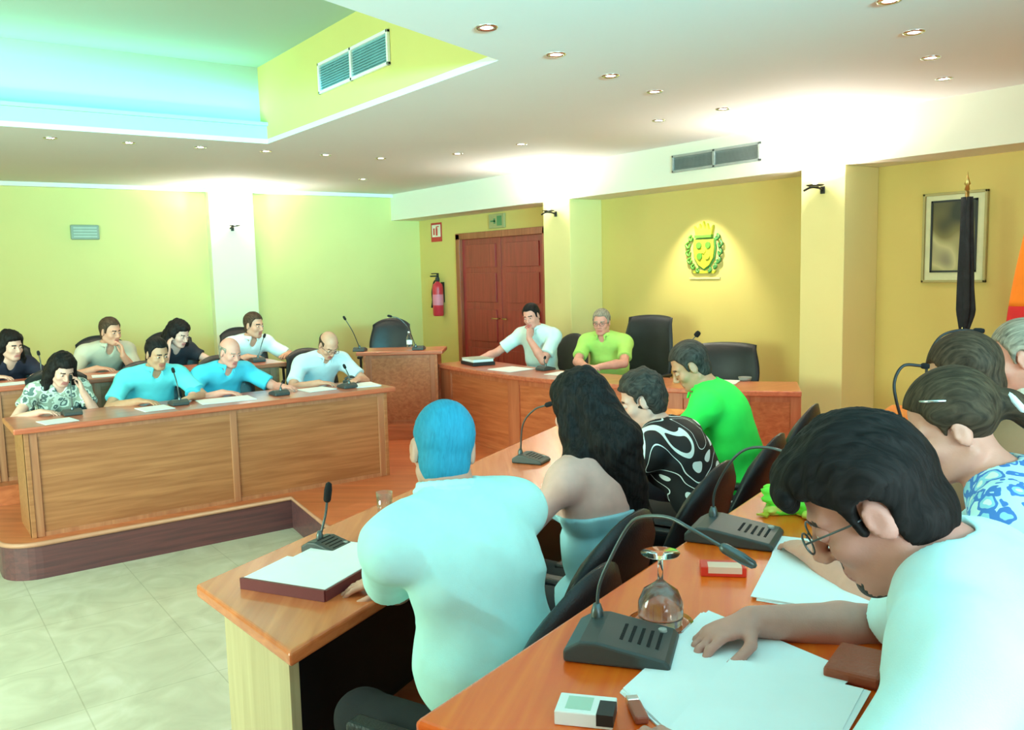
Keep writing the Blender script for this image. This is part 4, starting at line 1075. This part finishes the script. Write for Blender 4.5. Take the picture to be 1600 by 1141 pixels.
        dl = max(dl, .12); e = unit(dv); ca = (l1*l1+dl*dl-l2*l2)/(2*l1*dl); ca = max(-1, min(1, ca))
        pp = unit(pole-e*(pole@e)); El = Sh+e*l1*ca+pp*l1*math.sqrt(1-ca*ca)
        if kind in 'tw' and El[2] < tz+.045 and (Wt-El)@F > .0 and (El-Hc)@F > .10: El[2] = tz+.045
        bod.rc(Sh, El, .049*s*armw, .039*s*armw, k=.025)
        bod.rc(El, El+(Wt-El)*.35, .040*s*armw, .041*s*armw, k=.01); bod.rc(El+(Wt-El)*.35, Wt, .041*s*armw, .0265*s*armw, k=.012)
        hand(bod, Wt, fd, nb, q, .98*s*(.9 if female else 1), curl)
        if shirt is not None and style != 'tube':
            cl.ell(Sh, (.053*s*armw+T, .055*s+T, .058*s+T), (tr, tf, up), k=.04)
            if sleeve <= 1:
                E2 = Sh+(El-Sh)*sleeve; cl.cut(Sh, E2, .050*s*armw+T, .047*s*armw+T+.006, k=.03)
            else:
                cl.rc(Sh, El, .052*s*armw+T, .043*s*armw+T, k=.03); E3 = El+(Wt-El)*(sleeve-1); cl.cut(El, E3, .043*s*armw+T, .033*s+T, k=.02)
    # legs
    kn = []
    for q in (-1, 1):
        hj = hip+Rt*q*.085*w*s-UP*.01; K_ = hj+F*.40*s+Rt*q*.05; K_[2] = min(hj[2]-.01, tz-.14); An = K_+F*.03-UP*(K_[2]-fz-.09); bod.rc(hj, K_, .072*s, .048*s, k=.03); bod.rc(K_, An, .048*s, .034*s, k=.02)
        kn.append((hj, K_, An))
        bod.rc(An-F*.02-UP*.045, An+F*.13-UP*.055, .030, .026, k=.02)
    P, Fq = bod.mesh()
    cen = P[Fq].mean(1)-Hc; lr, lf, lu = (cen@hr)/g, (cen@hf)/g, (cen@hu)/g
    mi = np.zeros(len(Fq), int)
    mi[(np.abs(lr) < .024) & (lu < -.058) & (lu > -.083) & (lf > .070)] = 1
    if hair: mi[(np.abs(lr) > .013) & (np.abs(lr) < .048) & (lu > .013+.10*0) & (lu < .024) & (lf > .058)] = 2
    if beard and beard[0] == 'goatee': mi[((lf > .035) & (lu < -.088) & (np.abs(lr) < .034)) | ((lf > .075) & (np.abs(lu+.053) < .006) & (np.abs(lr) < .025))] = 3
    elif beard: mi[(lf > .0) & (((lu < -.078) & (lu > -.125)) | ((np.abs(lu+.052) < .006) & (np.abs(lr) < .025)) | ((lu < -.03) & (lf < .03))) & (lu > -.13) & (mi == 0) & ((np.abs(lr) < .07))] = 3
    P = relax(P, Fq, 1, .35)
    skm = skin(*sk); lipm = mat('lips_'+sk[0], (sk[1][0]*.82, sk[1][1]*.52, sk[1][2]*.60), .45) if 'lips_'+sk[0] not in MT else MT['lips_'+sk[0]]; MT['lips_'+sk[0]] = lipm
    hm = hairmat(*hair[1]) if hair else skm
    ex = []
    for q in (-1, 1):
        c0 = HL(q*.031, .0735, .000); EP, EF = ball(c0, .0145*g, 16, (hr, hf, hu)); em = []
        for f_ in EF:
            d_ = (EP[f_].mean(0)-c0)/(.0145*g); z_ = d_@hu; x_ = d_@hr; y_ = d_@hf
            em.append(0 if (z_ > .30-.35*x_*x_ or z_ < -.42+.35*x_*x_ or y_ < .3) else (5 if x_*x_+(z_+.06)**2 < .15 else 4))
        ex.append((EP, EF, np.array(em)))
    body = mobj('body', P, Fq, [skm, lipm, hm, hairmat(*(beard or ('brown', (.05, .03, .02)))), MT['eye_white'], MT['iris']], root, mi, ex, org)
    # shirt
    if style == 'tube':
        pl = P2-up*.045*s
        def msk(X, Y, Z): return (X-pl[0])*up[0]+(Y-pl[1])*up[1]+(Z-pl[2])*up[2]
        torso(cl, T)
        old = cl.ops; cl.ops = []
        for lo, hi, fn, k, m in old: cl.ops.append((lo, hi, (lambda fn: (lambda X, Y, Z: np.maximum(fn(X, Y, Z), msk(X, Y, Z))))(fn), .012, m))
    if shirt is not None:
        ni = unit(HL(0, -.022, -.055)-N)
        cl.rc(N+ni*.022*s, N+ni*.15*s, .062*s, .066*s, k=.01, mode=1)
        if style != 'tube': cl.rc(N+ni*.03*s+tf*.04*s, N-up*.04*s+tf*.115*s, .035*s, .012*s, k=.012, mode=1)
        P, Fq = cl.mesh(); Nn = normals(P, Fq)
        P = relax(P, Fq, 1, .4)
        loc = (P-org)
        fold = .55-np.abs(wob(loc*V(1, 1, 1.5), 13, int(abs(Hc[0])*100)))*1.6
        P = P+Nn*(wr*1.3*np.clip(fold, -.5, 1)+wr*.6*wob(loc*V(1, 1, .6), 34, 3))[:, None]
        sm = shirt if not isinstance(shirt, tuple) else cloth(*shirt)
        so = mobj('dress' if style == 'tube' else 'shirt', P, Fq, [sm], root, None, None, org)
        if collar and style != 'tube':
            c = Vol(max(.004, h*.7)); ctr = N+ni*.030*s; na = unit(ni-tf*.25); x1 = unit(tr-na*(tr@na)); y1 = np.cross(na, x1); pr_ = None
            if y1@tf < 0: y1 = -y1
            R_ = .066*s*(.9 if female else 1)
            for i in range(17):
                a = math.radians(115+ (310)*i/16); a = math.radians(90+28+304*i/16)
                q_ = ctr+x1*R_*math.cos(a)+y1*R_*math.sin(a)
                if pr_ is not None:
                    c.rc(pr_, q_, .0075, .0075, k=.005); c.rc(pr_-na*.016+unit(pr_-ctr)*.008, q_-na*.016+unit(q_-ctr)*.008, .0075, .0075, k=.008)
                else: st = q_
                pr_ = q_
            for e0, qq in ((st, -1), (pr_, 1)):
                c.rc(e0, e0-up*.045*s+tf*.035*s+tr*qq*.012, .009, .007, k=.01)
            CP, CF = c.mesh(); mobj('collar', CP, CF, [sm], root, None, None, org)
    # trousers and shoes
    tv = Vol(max(h, .010))
    tv.ell(hip-UP*.02+F*.02, (.172*w*s, .135*s, .10*s), (Rt, F, UP), k=.05)
    for hj, K_, An in kn: tv.rc(hj, K_, .088*s, .066*s, k=.03); tv.cut(K_, An+UP*.0, .066*s, .056*s, k=.02)
    TP, TF = tv.mesh(); Nn = normals(TP, TF); TP = TP+Nn*(.003*wob(TP-org, 20, 5))[:, None]
    mobj('trousers', TP, TF, [cloth('t%d%d%d' % tuple(int(c*99) for c in trouser), trouser)], root, None, None, org)
    for hj, K_, An in kn:
        f0 = V(An[0], An[1], fz+.042); sv = Vol(.009); sv.rc(f0-F*.05, f0+F*.14, .045, .038, k=.02); sv.rc(f0-F*.03, f0-F*.03+UP*.05, .045, .043, k=.02)
        SP, SF = sv.mesh(); SP[:, 2] = np.maximum(SP[:, 2], fz+.002); mobj('shoe', SP, SF, [M['black']], root, None, None, org)
    # hair
    if hair:
        st = hair[0]; hv = Vol(min(h, .0065)); th = {'short': .012, 'sheen_cap': .005, 'fringe': .008, 'full': .020, 'long': .020, 'curly': .020, 'pony': .011}[st]
        p0 = (.088, .055) if st != 'full' else (.080, .060)
        if st == 'sheen_cap': p0 = (.055, .085)
        nx, nz = -.66, .75
        if st in ('sheen_cap', 'short', 'full', 'fringe'): nx, nz = -.70, .71
        hl = .012 if st in ('short',) else 0
        HX = [-.12, -.085, -.05, -.022, -.016, .022, .034, .055, .075, .12]; HU_ = [-.085, -.082, -.07, -.05, -.022, -.020, .030, .060, .072, .080]
        if st == 'sheen_cap': HU_ = [v_ if x_ < .03 else v_+.03 for x_, v_ in zip(HX, HU_)]
        def loc3(X, Y, Z):
            x, y, z = (X-Hc[0])/g, (Y-Hc[1])/g, (Z-Hc[2])/g
            return x*hr[0]+y*hr[1]+z*hr[2], x*hf[0]+y*hf[1]+z*hf[2], x*hu[0]+y*hu[1]+z*hu[2]
        def mask(X, Y, Z):
            r, f, u = loc3(X, Y, Z)
            m = (np.interp(f, HX, HU_)+hl*np.exp(-((np.abs(r)-.045)/.02)**2)*(f > .03)-u)*.75
            ear = ((np.abs(r)-.082)/.03)**2+((f+.002)/.026)**2+((u+.008)/.038)**2
            m = np.maximum(m, (1-np.sqrt(ear))*.02)
            if st == 'fringe': m = np.maximum(m, np.maximum(u-.048, f-.030))
            if st == 'sheen_cap': m = np.maximum(m, -(u+.085))
            return m*g
        front = 0 if st not in ('full',) else .010
        hv.ell(HL(0, -.014+front, .034+th*.35), (.075*g+th*.9*g, (.094+th*.8)*g, (.086+th)*g), A, k=.01, mask=mask)
        if st in ('short', 'full', 'fringe', 'sheen_cap'):
            def m2(X, Y, Z):
                r, f, u = loc3(X, Y, Z)
                return np.maximum(np.maximum(f+.022, u-.03), -(u+.105))*g
            hv.ell(HL(0, -.020, -.030), (.066*g+th*.4*g, (.074+th*.5)*g, .078*g), A, k=.01, mask=m2)
        if st == 'full':
            hv.ell(HL(0, .060, .096), (.060*g, .046*g, .030*g), A, k=.02); hv.ell(HL(-.03, .094, .072), (.034*g, .016*g, .024*g), A, k=.012); hv.ell(HL(.02, .092, .080), (.034*g, .018*g, .022*g), A, k=.012)
            for q in (-1, 1): hv.rc(HL(q*.074, .020, .03), HL(q*.072, .021, -.014), .008*g, .003*g, k=.012)
        if st == 'short':
            for q in (-1, 1): hv.rc(HL(q*.076, .020, .03), HL(q*.074, .018, -.012), .006*g, .004*g, k=.01)
        if st == 'curly':
            hv.ell(HL(0, -.045, -.01), (.086*g, .070*g, .085*g), A, k=.02, mask=lambda X, Y, Z: (loc3(X, Y, Z)[1]-.02)*g)
        if st == 'long':
            L = hair[2] if len(hair) > 2 else .26
            bkp = N-tf*.075*s
            hv.rc(HL(0, -.05, .03), bkp+UP*.02, .088*g, .085*s, k=.04)
            hv.rc(bkp+UP*.02, bkp-up*(L-.12)+tr*(hair[3] if len(hair) > 3 else 0), .085*s, .055*s, k=.04)
            for q in (-1, 1):
                e1 = N+tr*q*.088*s+tf*.0*s-up*.02
                hv.rc(HL(q*.068, -.02, .02), e1, .038*g, .045*s, k=.03)
                hv.rc(e1, e1-up*(L*.55)+tf*(.06 if (len(hair) < 5) else -.02)*s+tr*q*.01, .043*s, .026*s, k=.03)
            hv.ell(HL(0, .030, .085), (.062*g, .055*g, .035*g), A, k=.02)
        if st == 'pony':
            hv.ell(HL(0, -.112, .010), (.034*g, .032*g, .034*g), A, k=.015)
            hv.rc(HL(0, -.130, .0), HL(0, -.165, -.07), .030*g, .026*g, k=.015); hv.rc(HL(0, -.165, -.07), HL(.0, -.165, -.14), .028*g, .012*g, k=.01)
            for q in (-1, 1): hv.rc(HL(q*.07, .03, .045), HL(q*.060, -.06, .005), .016*g, .020*g, k=.02)
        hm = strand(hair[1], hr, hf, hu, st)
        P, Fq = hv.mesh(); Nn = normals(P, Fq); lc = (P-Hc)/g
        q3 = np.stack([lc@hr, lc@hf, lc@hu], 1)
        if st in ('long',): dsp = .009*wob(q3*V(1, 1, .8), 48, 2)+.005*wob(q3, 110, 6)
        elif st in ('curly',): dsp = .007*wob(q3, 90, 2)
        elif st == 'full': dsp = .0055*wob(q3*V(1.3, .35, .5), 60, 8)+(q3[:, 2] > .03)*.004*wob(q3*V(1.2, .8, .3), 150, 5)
        elif st == 'sheen_cap': dsp = .0008*wob(q3, 200, 2)
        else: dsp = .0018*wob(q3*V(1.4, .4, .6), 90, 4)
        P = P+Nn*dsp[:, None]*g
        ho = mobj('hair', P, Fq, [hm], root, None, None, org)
        if st == 'pony':
            b = BM(); c = HL(0, -.135, .002)-org; pts = [c+(hr*math.cos(a)*.030+unit(hu+hf*.3)*math.sin(a)*.030)*g for a in [2*PI*i/16 for i in range(17)]]
            tube(b, pts, .008, 8); obj('hair_tie', b, M['white'], root, smooth=True)
            b = BM(); tube(b, [HL(-.070, .045, .088)-org, HL(-.083, -.005, .072)-org], .003, 8); obj('hair_clip', b, M['chrome'], root, smooth=True)
    if glasses:
        b = BM()
        for q in (-1, 1):
            c = HL(q*.032, .104, -.002)-org
            tube(b, [c+(hr*.023*math.cos(a)+hu*.016*math.sin(a))*g for a in [2*PI*i/18 for i in range(19)]], .0016, 6)
            tube(b, [HL(q*.055, .102, .004)-org, HL(q*.080, .03, .004)-org, HL(q*.078, .012, .004)-org], .0016, 6)
        tube(b, [HL(-.010, .106, .002)-org, HL(.010, .106, .002)-org], .0016, 6); obj('glasses', b, glasses, root, smooth=True)
    return root

# ---- the people
TAN = ('tan', (.64, .30, .20)); PINK = ('pink', (.74, .32, .25)); OLIVE = ('olive', (.55, .28, .17)); PALE = ('pale', (.74, .42, .34))
DK = ('dark', (.012, .010, .010)); BR = ('brown', (.06, .035, .022)); GR = ('grey', (.28, .23, .18)); DG = ('darkgrey', (.045, .038, .033))
TURQ = ('turquoise', (.14, .68, .76)); TURQ2 = ('deep_turquoise', (.07, .52, .70)); WHT = ('white', (.74, .80, .78)); PALEC = ('pale_cyan', (.50, .86, .85))
print_bw = blackprint('black_white_print'); flor = floral('blue_flower_print', [(.80, .90, .85), (.30, .66, .80), (.06, .22, .62), (.55, .84, .88)], 26)
# front left bench (they face -Y)
person('woman with long black hair leaning her head on one hand at the front left bench', (1.04, 7.05, 1.29), (-78, 28, 6), -88, .25, 1.0, {'L': ('h', -.11, .06, -.16), 'R': ('t', .20, .22)}, s=1.0, female=True, sk=PALE, hair=('long', DK, .34), shirt=floral('grey_print', [(.55, .66, .62), (.10, .16, .16), (.62, .72, .66), (.30, .36, .30)], 18), sleeve=.5, collar=False)
person('dark-haired man in a turquoise shirt, chin low, at the front left bench', (1.715, 7.08, 1.355), (-75, 14, 0), -88, .25, 1.0, {'R': ('t', .22, .24), 'L': ('t', -.16, .30)}, s=1.06, bw=1.1, belly=.02, sk=OLIVE, hair=('short', DK), shirt=TURQ, beard=None)
person('bald man in a deep turquoise shirt in the middle of the front left bench', (2.285, 7.08, 1.325), (-70, 18, 0), -84, .25, 1.0, {'R': ('t', .18, .22), 'L': ('t', -.30, .30, (.8, -.3))}, s=1.05, bw=1.1, belly=.03, sk=PINK, hair=('fringe', GR), shirt=TURQ2)
person('balding man in a pale shirt looking down, right end of front left bench', (3.14, 7.05, 1.325), (-85, 38, 0), -90, .25, 1.0, {'R': ('t', .20, .22), 'L': ('t', -.14, .26)}, s=1.06, bw=1.05, sk=TAN, hair=('fringe', BR), shirt=('pale_blue_grey', (.58, .68, .72)), glasses=M['darkmetal'])
# back left bench
person('woman with long black hair in a black top at the left edge, back bench', (.86, 8.35, 1.405), (-62, 8, 0), -80, .40, 1.15, {'R': ('t', .20, .22), 'L': ('t', -.14, .26)}, female=True, s=1.04, sk=PALE, hair=('long', DK, .36), shirt=('black_knit', (.015, .015, .035)), sleeve=1.1, collar=False)
person('man in a beige striped shirt holding his hand to his mouth, back bench', (1.64, 8.35, 1.48), (-62, 8, 0), -84, .40, 1.15, {'R': ('t', .20, .22), 'L': ('h', -.05, .14, -.215)}, s=1.06, sk=TAN, hair=('short', BR), shirt=('beige', (.50, .46, .36)), sleeve=.8)
person('long-haired person in a black top with one hand raised to the head, back bench', (2.23, 8.35, 1.42), (-60, 22, 0), -84, .40, 1.15, {'R': ('h', .12, .03, -.13), 'L': ('t', -.22, .26)}, female=True, s=1.04, sk=PALE, hair=('long', DK, .30), shirt=('black_top', (.02, .02, .03)), sleeve=.4, collar=False)
person('brown-haired man in a white shirt, tallest of the back bench', (2.945, 8.35, 1.46), (-62, 6, 0), -86, .40, 1.15, {'R': ('t', .18, .24), 'L': ('t', -.24, .26)}, s=1.08, sk=TAN, hair=('short', BR), shirt=WHT)
# head table
person('dark-haired man in a white shirt resting chin on hand at the head table', (5.36, 7.02, 1.465), (205, 14, -8), 200, .25, 1.0, {'R': ('t', .46, .30, (.8, .3)), 'L': ('h', -.05, .13, -.22)}, s=1.08, bw=1.1, sk=PINK, hair=('short', DK), shirt=('white_aqua', (.66, .82, .80)), trouser=(.08, .09, .12))
person('grey-haired man with glasses in a lime green polo at the head table', (5.58, 6.20, 1.42), (212, 8, 0), 205, .25, 1.0, {'R': ('t', .02, .34, (.3, -.9)), 'L': ('t', -.12, .34)}, s=1.06, bw=1.12, belly=.03, sk=PINK, hair=('short', GR), shirt=('lime', (.46, .72, .16)), glasses=M['darkmetal'], trouser=(.08, .09, .12))
# middle table
person('bald man with painted blue head highlight in pale cyan shirt, seen from behind', (1.125, 1.856, 1.500), (70, 12, -6), 98, .25, 1.0, {'L': ('w', 1.17, 2.15, 1.035, (1, .2, 0), (0, 0, 1), .4, (-.6, .3, -1)), 'R': ('t', .10, .38)}, h=.0055, nk=.02, s=1.06, bw=1.09, belly=.03, sk=('ruddy', (.60, .30, .22)), hair=('sheen_cap', ('blue_highlight', (.03, .25, .38))), shirt=PALEC, trouser=(.010, .011, .014), wr=.005, hiplean=.22)  # thin blue cap paints the blue highlight on his bald head
person('woman with long wavy black hair and bare shoulders in a pale blue top', (1.863, 2.187, 1.475), (88, 14, 0), 104, .25, 1.0, {'L': ('t', -.26, .26, (.8, -.2)), 'R': ('t', .16, .28)}, h=.006, female=True, s=1.04, sk=('pale2', (.76, .43, .37)), bw=1.12, hair=('long', DK, .38, .09, 1), shirt=('pale_blue', (.36, .66, .76)), style='tube', collar=False)
person('dark-haired woman in a black and white patterned blouse, cheek in hand', (2.667, 2.706, 1.365), (135, 20, 0), 108, .25, 1.0, {'L': ('h', -.06, .12, -.20), 'R': ('t', .14, .28)}, h=.0065, female=True, s=1.04, bw=1.08, sk=PALE, hair=('curly', DG), shirt=print_bw, sleeve=.7, collar=False)
person('dark-haired man in a bright green polo shirt bending over the middle table', (3.376, 3.071, 1.425), (138, 30, 0), 118, .25, 1.0, {'L': ('t', -.16, .26), 'R': ('t', .12, .30)}, h=.0065, s=1.08, bw=1.06, belly=.02, sk=OLIVE, hair=('short', DG), shirt=('bright_green', (.03, .82, .10)), trouser=(.05, .06, .09))
# nearest table
person('dark-haired man in a white shirt bent over his papers in the foreground at right', (1.133, .683, 1.600), (121, 34, 0), 112, .50, 1.25, {'R': ('w', 1.26, .995, 1.287, (-.9, .25, -.12), (.1, .1, 1), .7), 'L': ('w', .80, .74, 1.285, (.3, 1, 0), (0, 0, 1), .5, (-.6, -.9, -.2))}, h=.0048, nk=.03, s=1.06, bw=1.1, sk=('warm', (.58, .27, .22)), hair=('full', DK), shirt=('white_cool', (.62, .86, .88)), sleeve=.85, collar=False, beard=('goatee', (.03, .025, .02)), glasses=M['steelneck'], wr=.005)
person('woman with a dark ponytail and hair clip in a blue flowered shirt', (1.88, .946, 1.585), (124, 24, 0), 112, .50, 1.25, {'L': ('t', -.10, .28), 'R': ('h', .04, .13, -.22)}, h=.0055, female=True, s=1.04, sk=('rosy', (.68, .32, .24)), hair=('pony', ('darkbrown', (.055, .036, .022))), shirt=flor, sleeve=.7, collar=False)
person('person with thinning brown hair, mostly hidden behind the woman in flowers', (2.516, 1.235, 1.605), (110, 22, 0), 110, .50, 1.25, {'L': ('t', -.16, .28), 'R': ('t', .14, .28)}, h=.0065, s=1.06, sk=TAN, hair=('short', BR), shirt=('brown_shirt', (.30, .16, .08)))
person('grey-haired man in a white shirt cut off by the right edge', (3.30, 1.42, 1.59), (112, 14, 0), 110, .50, 1.25, {'L': ('t', -.16, .28), 'R': ('t', .14, .28)}, h=.0065, s=1.12, sk=PINK, hair=('short', GR), shirt=('white_soft', (.80, .80, .74)))
